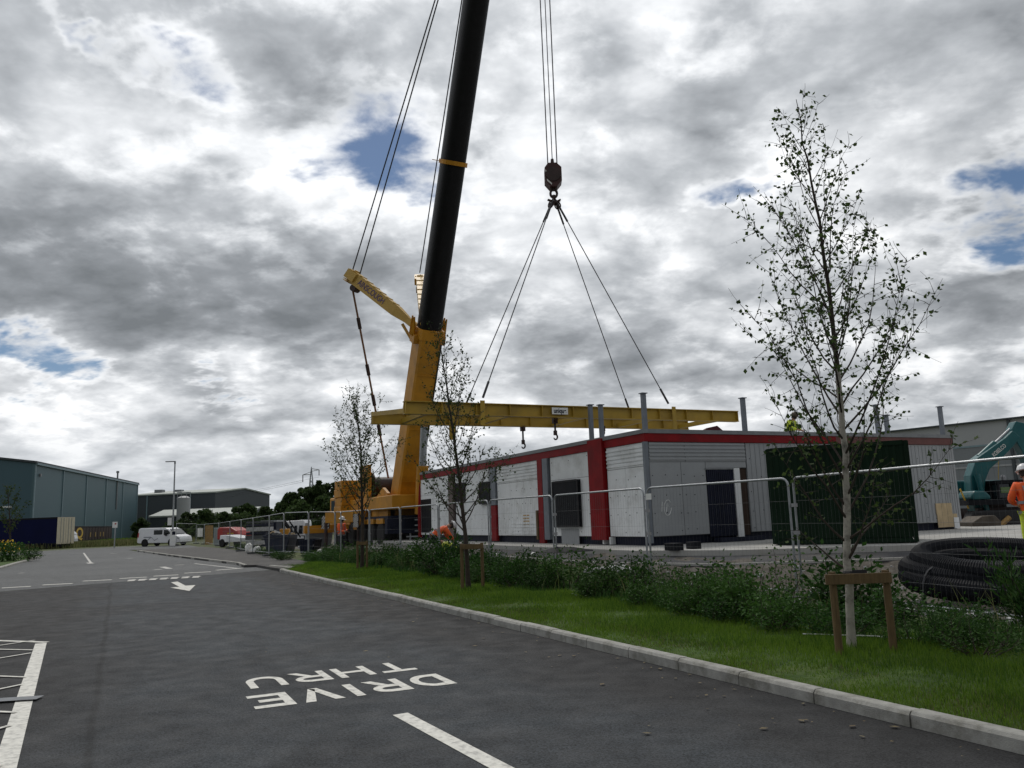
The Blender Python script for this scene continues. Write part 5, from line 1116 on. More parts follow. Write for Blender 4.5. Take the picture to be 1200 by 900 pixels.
# ------------------------------------------------------------------ warehouses
def shed(name, label, A, B, C, h, mat, mat2, seam=None, ridge=0., roofmat=None, bays=6, cat='warehouse', gable_first=True):
    """A-B the long side seen, B..; C gives the depth; heights are eaves"""
    A, B, C = (np.array([p[0], p[1], 0.]) for p in (A, B, C)); d = nrm(B-A); L = np.linalg.norm(B-A); n = C - A; n = n - d*(n @ d); Dp = np.linalg.norm(n); n = n/Dp
    t = thing(name, label, cat, A); P = lambda x, y, z: A + d*x + n*y + Z*z
    MB().prism([P(0, 0, -.1), P(L, 0, -.1), P(L, 0, h), P(0, 0, h)], n*.3).build('long_wall', mat, t); MB().prism([P(0, Dp, -.1), P(L, Dp, -.1), P(L, Dp, h), P(0, Dp, h)], -n*.3).build('long_wall', mat, t)
    for x in (0.001, L-.301):
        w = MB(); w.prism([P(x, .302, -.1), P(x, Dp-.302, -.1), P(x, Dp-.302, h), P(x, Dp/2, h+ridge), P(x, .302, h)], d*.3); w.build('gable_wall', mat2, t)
    r = MB(); o = .25
    for y0, y1 in ((-o, Dp/2), (Dp+o, Dp/2)): r.prism([P(-o, y0, h+.003-ridge*o/Dp*2), P(L+o, y0, h+.003-ridge*o/Dp*2), P(L+o, y1, h+ridge+.003), P(-o, y1, h+ridge+.003)], Z*.3)
    r.build('roof', roofmat or mat, t)
    if seam is not None:
        for i in range(bays+1):
            x = .12 + (L-.24)*i/bays; MB().obox(P(x, -.07, h/2), .12, .065, h/2, d, n, Z).build('downpipe', seam, t)
        MB().obox(P(L/2, -.2, h-.12), L/2, .16, .14, d, n, Z).build('gutter', seam, t)
    return t, P, L, Dp, d, n
wA = at(39, 580, 115.); wB = at(160.5, 590, 176.); hA = at(39, 541, 115.)[2]
dd_ = nrm((wB-wA)*[1, 1, 0]); nn_ = np.array([-dd_[1], dd_[0], 0])
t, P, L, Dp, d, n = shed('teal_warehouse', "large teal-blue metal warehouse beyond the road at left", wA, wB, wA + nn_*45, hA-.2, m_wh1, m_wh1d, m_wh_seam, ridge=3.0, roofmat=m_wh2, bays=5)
MB().obox(P(2.0, -.12, hA-1.8), .25, .12, .2, d, n, Z).build('wall_lamp', m_cap, t)
MB().cyl(P(L*.72, -.1, hA*.5), P(L*.72, -.1, hA+1.1), .16, n=8).cyl(P(L*.72, -.1, hA+1.1), P(L*.72, -.1, hA+1.5), .28, n=8).build('flue', m_cap, t)
MB().obox(P(-.02, 3.5, hA*.47), .05, .9, .12, d, n, Z).build('wall_light', m_sign, t)
wA = at(150, 600, 190.); wB = at(252, 590, 186.); h2_ = at(205, 579.5, 188.)[2]
t, P, L, Dp, d, n = shed('dark_warehouse', "charcoal warehouse with pale roof edge behind the silo and bushes", wA, wB, wA + nrm([.12, 1, 0])*26, h2_, m_wh2, m_wh2, None, ridge=1.2, roofmat=m_roofpale)
for px in (174, 197): q = at(px, 577.5, 190.); MB().obox(q + np.array([0, 6, .2]), .9, .9, .7).build('roof_vent', m_cap, t)
for x in (.22, .72): MB().obox(P(L*x, -.05, h2_/2), .12, .045, h2_/2, d, n, Z).build('downpipe', m_wh_seam, t)
q0, q1 = at(176, 605, 168.), at(292, 599, 168.); hs = at(220, 602.5, 168.)[2]
shed('low_shed', "low shed with pale grey-green roof in front of the charcoal warehouse", q0, q1, q0 + np.array([0, 14, 0]), hs-.4, m_wh2, m_wh2, None, ridge=1.3, roofmat=m_roofpale)
q = at(215, 597, 165.); st = thing('silo', "pale cylindrical silo standing before the charcoal warehouse", 'silo', (q[0], q[1], 0)); r_ = 7.5*165/F; zt_ = at(215, 583.5, 165.)[2]
MB().lathe((q[0], q[1], 0), [(.01, .0), (r_, .0), (r_, zt_), (r_*.5, zt_+.35), (.01, zt_+.4)], Z, 24).build('tank', m_far1, st, smooth=True)
mb = MB(); mb.tube([(q[0]+r_*math.cos(a), q[1]+r_*math.sin(a), zt_+1.1) for a in np.linspace(0, 6.28, 20)], .06, 5)
for a in np.linspace(0, 6.28, 9): mb.cyl((q[0]+r_*math.cos(a), q[1]+r_*math.sin(a), zt_), (q[0]+r_*math.cos(a), q[1]+r_*math.sin(a), zt_+1.1), .05, n=4)
mb.build('guard_rail', m_galv, st)
# pale warehouse on the right
wA = at(1042, 560, 95.); wB = at(1260, 560, 80.); zt_ = at(1042, 505.5, 95.)[2]; dd_ = nrm((wB-wA)*[1, 1, 0]); nn_ = np.array([-dd_[1], dd_[0], 0])
wA = wA - dd_*0; wB = wA + dd_*70
t = thing('banded_warehouse', "pale and grey banded warehouse behind the teal excavator", 'warehouse', (wA[0], wA[1], 0)); P = lambda x, y, z: np.array([wA[0], wA[1], 0]) + dd_*x + nn_*y + Z*z; L = 70
zs = [-.1, zt_*.28, zt_*.52, zt_*.74, zt_*.985]; 
for (z0, z1, m) in zip(zs[:-1], zs[1:], (m_far2, m_far2, m_far2, m_far1)): MB().prism([P(0, 0, z0), P(L, 0, z0), P(L, 0, z1), P(0, 0, z1)], nn_*30).build('wall', m, t)
for i, z in enumerate(zs[1:-1]): MB().obox(P(L/2, -.03, z), L/2, .028, .09, dd_, nn_, Z).build('cladding_joint', m_wh_seam if i == 2 else m_far1, t)
MB().prism([P(-.3, -.4, zt_*.985+.004), P(L+.3, -.4, zt_*.985+.004), P(L+.3, -.4, zt_), P(-.3, -.4, zt_)], nn_*31).build('roof', m_wh2, t)
for x in (13.5, 27, 41, 55): MB().obox(P(x, -.12, zt_*.49), .14, .1, zt_*.49, dd_, nn_, Z).build('downpipe', m_wh2, t)
# ------------------------------------------------------------------ street furniture
q = at(201.8, 641, 83.); lt = at(203.5, 541, 83.)
t = thing('street_lamp', "tall grey street lamp beside the white van", 'street lamp', (q[0], q[1], 0))
MB().tube([(q[0], q[1], 0), (q[0], q[1], 1.2), (q[0], q[1], 1.22), (q[0], q[1], lt[2])], [.13, .13, .085, .065], 10).build('pole', m_galv, t, smooth=True)
MB().obox((q[0]-.45, q[1], lt[2]+.02), .5, .13, .045).tube([(q[0], q[1], lt[2]-.25), (q[0], q[1], lt[2]+.02)], .09, 8).build('lamp_head', m_cap, t, bevel=.02)
zz = at(201, 611, 83.)[2]; MB().obox((q[0]-.3, q[1]-.1, zz), .2, .02, .38).build('sign_plate', m_sign, t)
q = at(134, 641, 84.); t = thing('road_sign', "pale road sign on post at the verge before the teal warehouse", 'sign', (q[0], q[1], 0)); zs_ = at(134, 615, 84.)[2]
MB().cyl((q[0], q[1], -.1), (q[0], q[1], zs_+.3), .06, n=8).build('post', m_galv, t); MB().obox((q[0], q[1]-.08, zs_), .26, .012, .3).build('sign_plate', m_sign, t); MB().obox((q[0]+.06, q[1]-.096, zs_+.1), .08, .003, .07).build('emblem', m_stripe_red, t)
# lattice mast with arms, wires to the left
q = at(364.5, 616, 170.); tp_ = at(366, 547, 170.); t = thing('pylon', "slim steel power line mast before the dark wood", 'pylon', (q[0], q[1], 0)); h = tp_[2]
mb = MB()
for a, b in ((-1, -1), (1, -1), (1, 1), (-1, 1)): mb.tube([(q[0]+a*.8, q[1]+b*.8, 0), (q[0]+a*.25, q[1]+b*.25, h*.8), (q[0], q[1], h)], .085, 4)
k = 14
for i in range(k):
    z0, z1 = h*.8*i/k, h*.8*(i+1)/k; r0, r1 = .8-.55*i/k, .8-.55*(i+1)/k
    for s in (-1, 1): mb.tube([(q[0]-r0, q[1]+s*r0, z0), (q[0]+r1, q[1]+s*r1, z1)], .035, 3); mb.tube([(q[0]+r0, q[1]+s*r0, z0), (q[0]-r1, q[1]+s*r1, z1)], .035, 3)
mb.build('mast', m_galv, t)
mb = MB(); z1, z2 = at(366, 549, 170.)[2], at(366, 556, 170.)[2]; ar = 9*170/F
mb.tube([(q[0]+ar, q[1], z1-.3), (q[0], q[1], z1)], .08, 4); mb.tube([(q[0]-ar*1.1, q[1], z2), (q[0], q[1], z2)], .08, 4); mb.tube([(q[0]+ar, q[1], z1-.3), (q[0], q[1], z1-.6)], .06, 4); mb.tube([(q[0]-ar*1.1, q[1], z2), (q[0], q[1], z2+.6)], .06, 4); mb.build('arm', m_galv, t)
mb = MB(); mb.cyl((q[0]+ar, q[1], z1-.3), (q[0]+ar, q[1], z1-1.5), .09, n=6); mb.cyl((q[0]-ar*1.1, q[1], z2), (q[0]-ar*1.1, q[1], z2-1.5), .09, n=6); mb.build('insulator', m_hook, t)
mb = MB()
for (x, z, ex, ez) in ((q[0]-ar*1.1, z2-1.5, -60, -2), (q[0]+ar, z1-1.8, -58, -2)): mb.tube([(x, q[1], z), (x-30, q[1]+30, z-2.2), (x+ex*1.0, q[1]+60, z+ez)], .022, 3)
mb.build('power_line', m_rope, t)
q2 = at(366, 611, 120.); MB().obox(q2, .3, .2, .35).cyl(q2 - Z*.3, (q2[0], q2[1], 0), .05, n=6); b = MB(); b.obox(q2, .35, .2, .4); b.cyl(q2 - Z*.35, (q2[0], q2[1], -.05), .06, n=6); tag(b.build('cabinet', m_far1), "small pale box on a post below the power mast", 'box')

# ------------------------------------------------------------------ vehicles
def profile_body(name, P, pts, hw, mat, parent, bevel=.05, taper=.06):
    """side outline pts (x, z) given thickness 2*hw, narrower towards the roof"""
    zs = [z for _, z in pts]; zm = max(zs); z0 = min(zs); f = lambda z: hw*(1 - taper*max(0, (z-z0)/(zm-z0)-.45)/.55)
    mb = MB(); n = len(pts); mb.add([P(x, -f(z), z) for x, z in pts] + [P(x, f(z), z) for x, z in pts], [tuple(range(n)), tuple(range(n, 2*n))[::-1]] + [(i, (i+1) % n, n+(i+1) % n, n+i) for i in range(n)])
    return mb.build(name, mat, parent, bevel=bevel)
def frame_at(p, d):
    p = np.array([p[0], p[1], 0.]) + Z*(p[2] if len(p) > 2 else 0); d = nrm(d); n = np.cross(Z, d); return (lambda x, y, z: p + d*x + n*y + Z*z), d, n
# white van, nose to the right
q = at(168, 640, 86.); q1 = at(218, 639, 84.5); q[2] = 0; q1[2] = 0; P, d, n = frame_at(q, q1-q); L = np.linalg.norm(q1-q); k = L/5.1
van = thing('van', "white panel van parked across the far road junction", 'van', q)
hV = at(185, 618.5, 86.)[2]
pts = [(0, .42), (.05, hV*.55), (.14, hV*.95), (.3*k, hV), (3.3*k, hV*.985), (3.75*k, hV*.9), (4.35*k, hV*.62), (4.95*k, hV*.5), (5.08*k, hV*.36), (5.1*k, .36), (4.6*k, .3), (.2, .34)]
body = profile_body('body', P, pts, .96, m_vanwhite, van, .06)
def side_plate(name, pts, y, mat, parent, th=.006):
    mb = MB(); mb.prism([P(x, y, z) for x, z in pts], -n*th); return mb.build(name, mat, parent)
side_plate('window', [(2.0*k, hV*.87), (3.0*k, hV*.87), (3.0*k, hV*.63), (2.0*k, hV*.63)], -.945, m_glass, van, .02)
side_plate('window', [(3.18*k, hV*.87), (3.6*k, hV*.86), (4.12*k, hV*.64), (3.18*k, hV*.6)], -.945, m_glass, van, .02)
MB().prism([P(3.78*k, -.8, hV*.905), P(4.36*k, -.82, hV*.655), P(4.36*k, .82, hV*.655), P(3.78*k, .8, hV*.905)], (d*.3+Z*.5)*.05).build('windscreen', m_glass, van)
for x in (.95*k, 4.1*k):
    for s in (-1, 1): wheel(van, P(x, s*.86, .34), n, .34, .24)
    mb = MB(); mb.lathe(P(x, -.965, .36), [(.01, 0), (.42, 0), (.42, .01), (.01, .01)], n, 18); mb.build('wheel_arch', m_black, van)
side_plate('tail_light', [(.06, hV*.5), (.2, hV*.5), (.24, hV*.75), (.12, hV*.75)], -.955, m_stripe_red, van, .02)
side_plate('side_print', [(.8*k, hV*.52), (1.7*k, hV*.52), (1.7*k, hV*.48), (.8*k, hV*.48)], -.968, m_steelblue, van, .003)
mb = MB(); mb.tube([P(1.25*k, -.972, .62), P(1.7*k, -.972, .95), P(2.1*k, -.972, .6), P(2.5*k, -.972, .8)], .025, 4); mb.build('side_graphic', m_steelblue, van)
side_plate('headlight', [(4.72*k, hV*.47), (5.02*k, hV*.42), (5.04*k, hV*.36), (4.8*k, hV*.38)], -.955, m_chrome, van, .02)
MB().obox(P(3.5*k, -1.05, hV*.62), .08, .08, .13, d, n, Z).build('mirror', m_black, van)
# navy trailer and the brown one behind it
def trailer(label, A, d, L, z0, z1, wdt, mats, name='box_trailer', wheels=3):
    P, d, n = frame_at(A, d); t = thing(name, label, 'trailer', A)
    MB().prism([P(0, 0, z0), P(L, 0, z0), P(L, 0, z1), P(0, 0, z1)], n*wdt).build('body', mats[0], t, bevel=.04)
    MB().obox(P(L/2, wdt/2, z0-.14), L/2-.2, wdt/2-.3, .12, d, n, Z).build('chassis', m_navy, t)
    MB().obox(P(L/2, -.012, z1-.1), L/2, .01, .09, d, n, Z).obox(P(L/2, -.012, z0+.08), L/2, .01, .08, d, n, Z).build('rail', m_black, t)
    for i in range(wheels):
        for y in (.25, wdt-.25): wheel(t, P(L-1.2-i*1.35 if wheels else 0, y, .5), n, .5, .35, n=14)
    return t, P, d, n
qa, qb = at(-60, 630, 96.), at(66, 630, 92.); qa[2] = qb[2] = 0; zt_ = at(50, 606.5, 92.5)[2]; dq = nrm(qb-qa)
t, P, d, n = trailer("long dark navy box trailer with cream rear door at the left edge", qa, qb-qa, np.linalg.norm(qb-qa), .45, zt_, 2.5, [m_navycurtain])
L = np.linalg.norm(qb-qa); mb = MB()
for s in (0, 1): mb.obox(P(L+.03, .63+1.25*s, (.45+zt_)/2), .025, .61, (zt_-.45)/2-.03, d, n, Z)
mb.build('rear_door', m_cream, t)
mb = MB(); [mb.cyl(P(L+.075, y, .6), P(L+.075, y, zt_-.1), .025, n=6) for y in (.5, .9, 1.6, 2.0)]; mb.build('lock_rod', m_galv, t)
qa, qb = at(81, 630, 104.), at(131, 630, 128.); qa[2] = qb[2] = 0; zt_ = at(84, 616.5, 104.)[2]
t, P, d, n = trailer("brown curtain-sided trailer with large yellow letter Q parked before teal warehouse", qa, qb-qa, np.linalg.norm(qb-qa), .5, zt_, 2.5, [m_brown]); L = np.linalg.norm(qb-qa)
zc_ = .5+(zt_-.5)*.52; vs, fs = text_mesh('Q', 1.9, P(L*.20, -.03, zc_), d, Z, bold=.05, width=3.6); MB().add(vs, fs).build('lettering', m_logo, t)
mb = MB()
for i, x in enumerate((.44, .56, .68, .76)): mb.obox(P(L*x, -.03, zc_-.2), .3, .004, .32, d, n, Z); 
mb.build('print', M('faded_print', (.3, .2, .06), .7), t)
mb = MB()
for x in np.linspace(.06, .97, 14): mb.obox(P(L*x, -.016, (.5+zt_)/2), .04, .012, (zt_-.5)/2-.12, d, n, Z)
mb.build('strap', m_black, t)
q = at(79, 626, 99.); q[2] = 0; P, d, n = frame_at(q, (1, .35, 0)); t = thing('lorry_cab', "white lorry cab between the navy and brown trailers", 'lorry', q); zc_ = at(78, 619.5, 99.)[2]
profile_body('body', P, [(-.8, .6), (-.8, zc_*.85), (-.3, zc_), (.3, zc_*.98), (.85, zc_*.7), (1.0, zc_*.45), (1.0, .6)], 1.1, m_vanwhite, t, .06)
MB().prism([P(.38, -.95, zc_*.93), P(.86, -.95, zc_*.7), P(.86, .95, zc_*.7), P(.38, .95, zc_*.93)], d*.06).build('windscreen', m_glass, t)
for s in (-1, 1): wheel(t, P(.3, s*.9, .5), n, .5, .3, n=14)

# ------------------------------------------------------------------ yard behind the far fence
# red bowser trailer
q = at(262, 634, 70.); q[2] = .1; q1 = at(288, 634, 69.); P, d, n = frame_at(q, (q1-q)*[1, 1, 0]); L = np.linalg.norm((q1-q)[:2]); z1 = at(270, 617.5, 70.)[2]-.1
t = thing('tank_trailer', "red round-nosed tank trailer behind the far mesh fence", 'trailer', q)
pts = [(0, z1*.35), (0, z1*.9), (.15, z1), (L*.6, z1*.97), (L*.85, z1*.8), (L, z1*.55), (L*.92, z1*.4), (L*.6, z1*.32)]
profile_body('tank', P, pts, .8, m_redmachine, t, .1); MB().obox(P(L*.45, 0, z1*.27), L*.42, .6, .08, d, n, Z).build('chassis', m_navy, t)
MB().obox(P(L*.62, -.82, z1*.66), L*.14, .004, .05, d, n, Z).build('stripe', m_logo, t)
for s in (-1, 1): wheel(t, P(L*.35, s*.75, .33), n, .33, .22)
# white car half hidden under it
q = at(266, 637, 66.); q[2] = .1; q1 = at(290, 637, 64.5); P, d, n = frame_at(q, (q1-q)*[1, 1, 0]); L = max(1.6, np.linalg.norm((q1-q)[:2])); z1 = .95
t = thing('site_trailer', "low white trailer just below the red tank trailer", 'trailer', q)
profile_body('body', P, [(0, .4), (0, z1), (L*.3, z1), (L, .7), (L, .4)], .7, m_vanwhite, t, .04)
for s in (-1, 1): wheel(t, P(.35, s*.66, .33), n, .33, .2)
q = at(255.5, 630, 76.); q[2] = .1; zt_ = at(256, 618.5, 76.)[2]; t = thing('small_container', "pale grey-green site container between brown board and red trailer", 'container', q)
MB().box((q[0]-.42, q[1], .1), (q[0]+.42, q[1]+2, zt_)).build('body', M('pale_grey_green', (.3, .36, .37), .6), t, bevel=.03); mb = MB(); [mb.box((q[0]-.36+.18*i, q[1]-.03, .2), (q[0]-.28+.18*i, q[1]-.001, zt_-.1)) for i in range(5)]; mb.build('rib', m_grey, t)
def skip(label, px0, px1, ytop, Y, mat, zb=.15, depth=1.7):
    a, b = at(px0, ytop, Y), at(px1, ytop, Y); w = abs(b[0]-a[0])/2; cx = (a[0]+b[0])/2; zt_ = (a[2]+b[2])/2; t = thing('skip', label, 'skip', (cx, Y, zb), 'skips in the yard behind the fence'); mb = MB(); th = .04
    c = lambda x, y, z: np.array([cx+x, Y+depth/2+y, z])
    bw = w*.72; hd = depth/2
    def wall(p): mb.prism(p, th*nrm(np.cross(p[1]-p[0], p[2]-p[0])))
    wall([c(-bw, -hd, zb), c(bw, -hd, zb), c(w, -hd, zt_), c(-w, -hd, zt_)]); wall([c(-bw, hd, zb), c(bw, hd, zb), c(w, hd, zt_), c(-w, hd, zt_)])
    wall([c(-bw, -hd+.05, zb), c(-bw, hd-.05, zb), c(-w, hd-.05, zt_), c(-w, -hd+.05, zt_)]); wall([c(bw, -hd+.05, zb), c(bw, hd-.05, zb), c(w, hd-.05, zt_), c(w, -hd+.05, zt_)]); mb.obox(c(0, 0, zb+.05), bw, hd-.06, .04)
    mb.build('body', mat, t); MB().obox(c(0, hd+.05, zt_-.04), w, .04, .05).build('rim', mat, t); r = MB(); r.obox(c(0, -hd-.05, zt_-.04), w, .04, .05)

    for x in (-.5, .5): r.obox(c(x*w*1.2, -hd-.03, (zb+zt_)/2), .05, .03, (zt_-zb)/2-.07)
    r.build('rim', mat, t)
    return t, c, w, zt_
t, c, w, zt_ = skip("wide navy skip heaped with rubble behind the far fence", 309, 339, 627.5, 46., m_skip)
def heap(label, c, w, z, hd, n, name='rubble_heap', mats=(m_debris, m_ply, m_skip), s=.2):
    t = thing(name, label, 'rubble', c(0, 0, z))
    mb = MB(); k = 9; R = random.Random(5); vs = []
    for i in range(k):
        for j in range(5): vs.append(c(-w*.9+1.8*w*i/(k-1), -hd*.85+1.7*hd*j/4, z + (-.25 if i in (0, k-1) or j in (0, 4) else R.uniform(0, .28))))
    mb.add(vs, [(i*5+j, (i+1)*5+j, (i+1)*5+j+1, i*5+j+1) for i in range(k-1) for j in range(4)]); mb.build('mound', m_skipgrey, t)
    for i in range(n):
        p = c(R.uniform(-w*.8, w*.8), R.uniform(-hd*.8, hd*.6), z + R.uniform(.05, .32)); a = nrm([R.uniform(-1, 1), R.uniform(-1, 1), R.uniform(-.5, .5)]); b = nrm(np.cross(a, [.3, .2, 1])); MB().obox(p, R.uniform(.5, 1.4)*s, R.uniform(.3, .8)*s, R.uniform(.06, .3)*s, a, b, np.cross(a, b)).build('slab' if i % 2 else 'lump', mats[i % len(mats)], t)
    return t
heap("heap of pale rubble and offcuts in the wide navy skip", c, w, zt_-.1, .8, 12)
t, c, w, zt_ = skip("small dark skip below the white tipper cab", 350, 368, 632.5, 43., m_navy)
t, c, w, zt_ = skip("grey skip left of the black and white striped boards", 361, 382, 622.5, 47., m_skipgrey)
# tipper with white cab and raised dark arm
q = at(336, 640, 56.); q[2] = .15; q1 = at(361, 640, 56.); P, d, n = frame_at(q, (q1-q)*[1, 1, 0]); L = np.linalg.norm((q1-q)[:2]); zt_ = at(350, 609.5, 56.)[2]-.15
t = thing('tipper_cab', "white vehicle cab with dark windows behind the skips", 'lorry', q)
profile_body('body', P, [(0, zt_*.97), (L*.96, zt_), (L, zt_*.86), (L, .5), (L*.4, .5), (L*.22, zt_*.5)], 1., m_vanwhite, t, .05)
for (x0, x1) in ((.3, .44), (.5, .66), (.72, .92)): MB().prism([P(L*(x0+.05), -1.0, zt_*.8), P(L*x1, -1.0, zt_*.8), P(L*x1, -1.0, zt_*.5), P(L*x0, -1.0, zt_*.5)], -n*.02).build('window', m_glass, t)
for x in (.5, .9):
    for s in (-1, 1): wheel(t, P(L*x, s*.85, .42), n, .42, .28, n=14)
mb = MB(); a, b = at(333, 611, 54.), at(346, 630, 54.); mb.tube([a, b], .13, 6); mb.tube([a + np.array([.35, 0, 0]), b + np.array([.35, 0, 0])], .05, 5); mb.tube([(b[0], b[1], b[2]), (b[0], b[1], .1)], .12, 6); mb.obox((b[0]+.3, b[1], .45), .6, .3, .3); tag(mb.build('loading_arm', m_black), "black diagonal loading arm left of the white tipper cab", 'arm')
# flatbed with stacked panels and other yard clutter
q = at(301, 634, 60.); q[2] = .1; t = thing('panel_stack', "dark pallet stack with pale sheets behind the fence right of red trailer", 'stack', q); z = .15; R = random.Random(3)
w = 15*60/F
for i in range(7):
    h = R.choice((.12, .18, .3)); MB().box((q[0]-w*.9+R.uniform(0, .1), q[1], z), (q[0]+w*R.uniform(.6, .95), q[1]+1.2, z+h)).build('sheet', (m_navy, m_debris, m_skipgrey, m_navy, m_debris, m_navy, m_skipgrey)[i], t); z += h + .06
q = at(308, 618, 62.); t = thing('cabin', "dark navy cabin with grey roof behind the skips", 'cabin', (q[0], q[1], .1)); zt_ = at(308, 612, 62.)[2]
MB().box((q[0]-.1, q[1], .1), (q[0]+1.0, q[1]+1.6, zt_)).build('body', m_navy, t); MB().box((q[0]-.16, q[1]-.06, zt_+.003), (q[0]+1.06, q[1]+1.66, zt_+.12)).build('roof', m_grey, t); MB().box((q[0]+.2, q[1]-.012, zt_-.7), (q[0]+.7, q[1]-.002, zt_-.25)).build('window', m_glass, t)
q = at(334, 624, 51.); tag(MB().obox(q, .28, .2, .22).cyl(q - Z*.2, (q[0], q[1], .1), .05, n=6).build('yellow_box', m_yellow, bevel=.03), "yellow box just left of the white tipper cab", 'box')
def bag(label, px, py, Y, w, h, mat=m_sign):
    q = at(px, py, Y); R = random.Random(int(px)); mb = MB(); n = 9; prof = [(.5, 0), (.62, .2), (.6, .6), (.5, .9), (.35, 1.)]; vs = []
    for r, z in prof:
        for j in range(n): a = 6.283*j/n; k = R.uniform(.8, 1.2); vs.append((q[0]+math.cos(a)*r*w*k, q[1]+math.sin(a)*r*w*k*.8, .08+z*h*R.uniform(.75, 1.2)))
    mb.add(vs, [(i*n+j, i*n+(j+1) % n, (i+1)*n+(j+1) % n, (i+1)*n+j) for i in range(len(prof)-1) for j in range(n)] + [tuple(range(4*n, 5*n))]); return tag(mb.build('rubble_bag', mat), label, 'bag')
bag("slumped white rubble bag behind fence below the red trailer's nose", 292, 642, 50., .42, .5); bag("flat white rubble bag left of the wide navy skip", 301, 642, 49., .4, .36); bag("crumpled white sack near the worker holding papers", 377, 643, 38.5, .5, .35); bag("small white sack left of the crumpled white one", 371, 645, 38., .28, .25)
# ------------------------------------------------------------------ coiled drainage pipe
cc_ = at(1164, 680, 12.1); u, v = UV(cc_); zg = gh(u, v) - .02; Rr = .98; rp = .165
t = thing('pipe_coil', "big coil of black corrugated plastic pipe lying on the earth behind the shrubs", 'pipe coil', (cc_[0], cc_[1], zg))
mb = MB(); n_turn = 3.4; npts = 1500; R = random.Random(2); pts = []
for i in range(npts):
    s = i/(npts-1); th = s*n_turn*2*math.pi + 2.0; lay = s*n_turn; rr = Rr + .17*math.sin(lay*2.2) - .03*lay; yy = rr*math.sin(th); zc_ = zg + rp + .005 + min(.30, lay*.11) + (yy + 1.1)*.12 + .05 + .03*math.sin(th*.73)
    pts.append(np.array([cc_[0] + rr*math.cos(th)*1.08 + lay*.05, cc_[1] + rr*math.sin(th), max(zc_, zg+rp*.8)]))
cum = 0; rad = []
for i in range(npts): rad.append(rp*(1.0 if i % 2 else .95))
mb.tube(pts, rad, 14); mb.build('pipe', m_plastic, t)
for a in (1.2, 3.5, 5.2):
    c = np.array([cc_[0]+Rr*math.cos(a)*1.08, cc_[1]+Rr*math.sin(a), zg+.2+(Rr*math.sin(a)+1.1)*.10]); d = nrm([math.cos(a), math.sin(a), 0]); MB().tube([c + d*.27*math.cos(q) + Z*.33*math.sin(q) for q in np.linspace(0, 6.283, 18, endpoint=False)], .014, 4, True).build('strap', m_rope, t)
# white cord along the foot of the shrubs, rubble
mb = MB(); pts = [at(px, py, Y) for px, py, Y in ((940, 736, 9.35), (955, 739, 9.3), (975, 741, 9.2), (1000, 743, 9.1), (1025, 744, 9.0), (1050, 749, 8.8), (1075, 750, 8.75))]
for p in pts: u, v = UV(p); p[2] = gh(u, v) + .05
mb.tube(pts, .007, 6); tag(mb.build('cord', m_sign), "thin white cord lying along the foot of shrubs behind the timber frame", 'cord')
vs = []; fs = []
def stone(p, s):
    k = len(vs); bm = [np.array([x, y, z])*np.random.uniform(.6, 1.2, 3) for x in (-1, 1) for y in (-1, 1) for z in (-.6, .6)]; a = random.uniform(0, 6.28); ca, sa = math.cos(a), math.sin(a)
    for b in bm: vs.append(p + s*np.array([b[0]*ca-b[1]*sa, b[0]*sa+b[1]*ca, b[2]]))
    fs.extend([tuple(k+i for i in f) for f in ((0, 1, 3, 2), (4, 6, 7, 5), (0, 4, 5, 1), (2, 3, 7, 6), (0, 2, 6, 4), (1, 5, 7, 3))])
np.random.seed(4)
for i in range(900):
    u = random.uniform(-1, 16); v = random.uniform(4.4, 9.5)
    x, y = W(u, v)[:2]; 
    if y > float(line_y(x)) - .15: continue
    stone(W(u, v, gh(u, v)), random.choice((.02, .03, .03, .05, .07)))
mb = MB(); mb.add(vs, fs); stuff(mb.build('rubble', m_debris))
for i, (px, py, lab) in enumerate(((700, 671, "largest pale broken slab on the earth below the wide red column"), (720, 669, "pale broken slab right of the largest one below the white wall"), (728, 672, "small broken slab nearest the fence below the white wall"))):
    q = gz(px, py, .45); mb = MB(); mb.prism([q + np.array([-.3+.1*i, -.1, 0]), q + np.array([.28, -.12, .02]), q + np.array([.34-.1*i, .12, .05]), q + np.array([-.2, .16, .03])], (0.02, 0, .07)); tag(mb.build('broken_slab', m_debris, bevel=.01), lab, 'slab')
for i, (px, py, lab) in enumerate(((622, 650, "white litter scrap on the site tarmac left of the largest window"), (580, 651, "white litter scrap on the site tarmac below the stencil marks"), (905, 667, "white scrap on the earth beyond the fence left of green container"))):
    q = gz(px, py, .62 if i < 2 else .4); mb = MB(); mb.prism([q, q + np.array([.12, .02, .05]), q + np.array([.18, .1, .01]), q + np.array([.04, .12, .06])], (0, 0, .01)); tag(mb.build('litter', m_sign), lab, 'litter')

# ------------------------------------------------------------------ excavator
ZX = .62; q = at(1150, 620, 30.5); ex = np.array([q[0], q[1], ZX]); t = thing('excavator', "teal tracked excavator with raised boom at right", 'excavator', ex)
X = nrm(rt*[1, 1, 0]); Yv = np.array([-X[1], X[0], 0])
P = lambda x, y, z: ex + X*x + Yv*y + Z*z
def epx(px, py, Y=30.2): return at(px, py, Y)
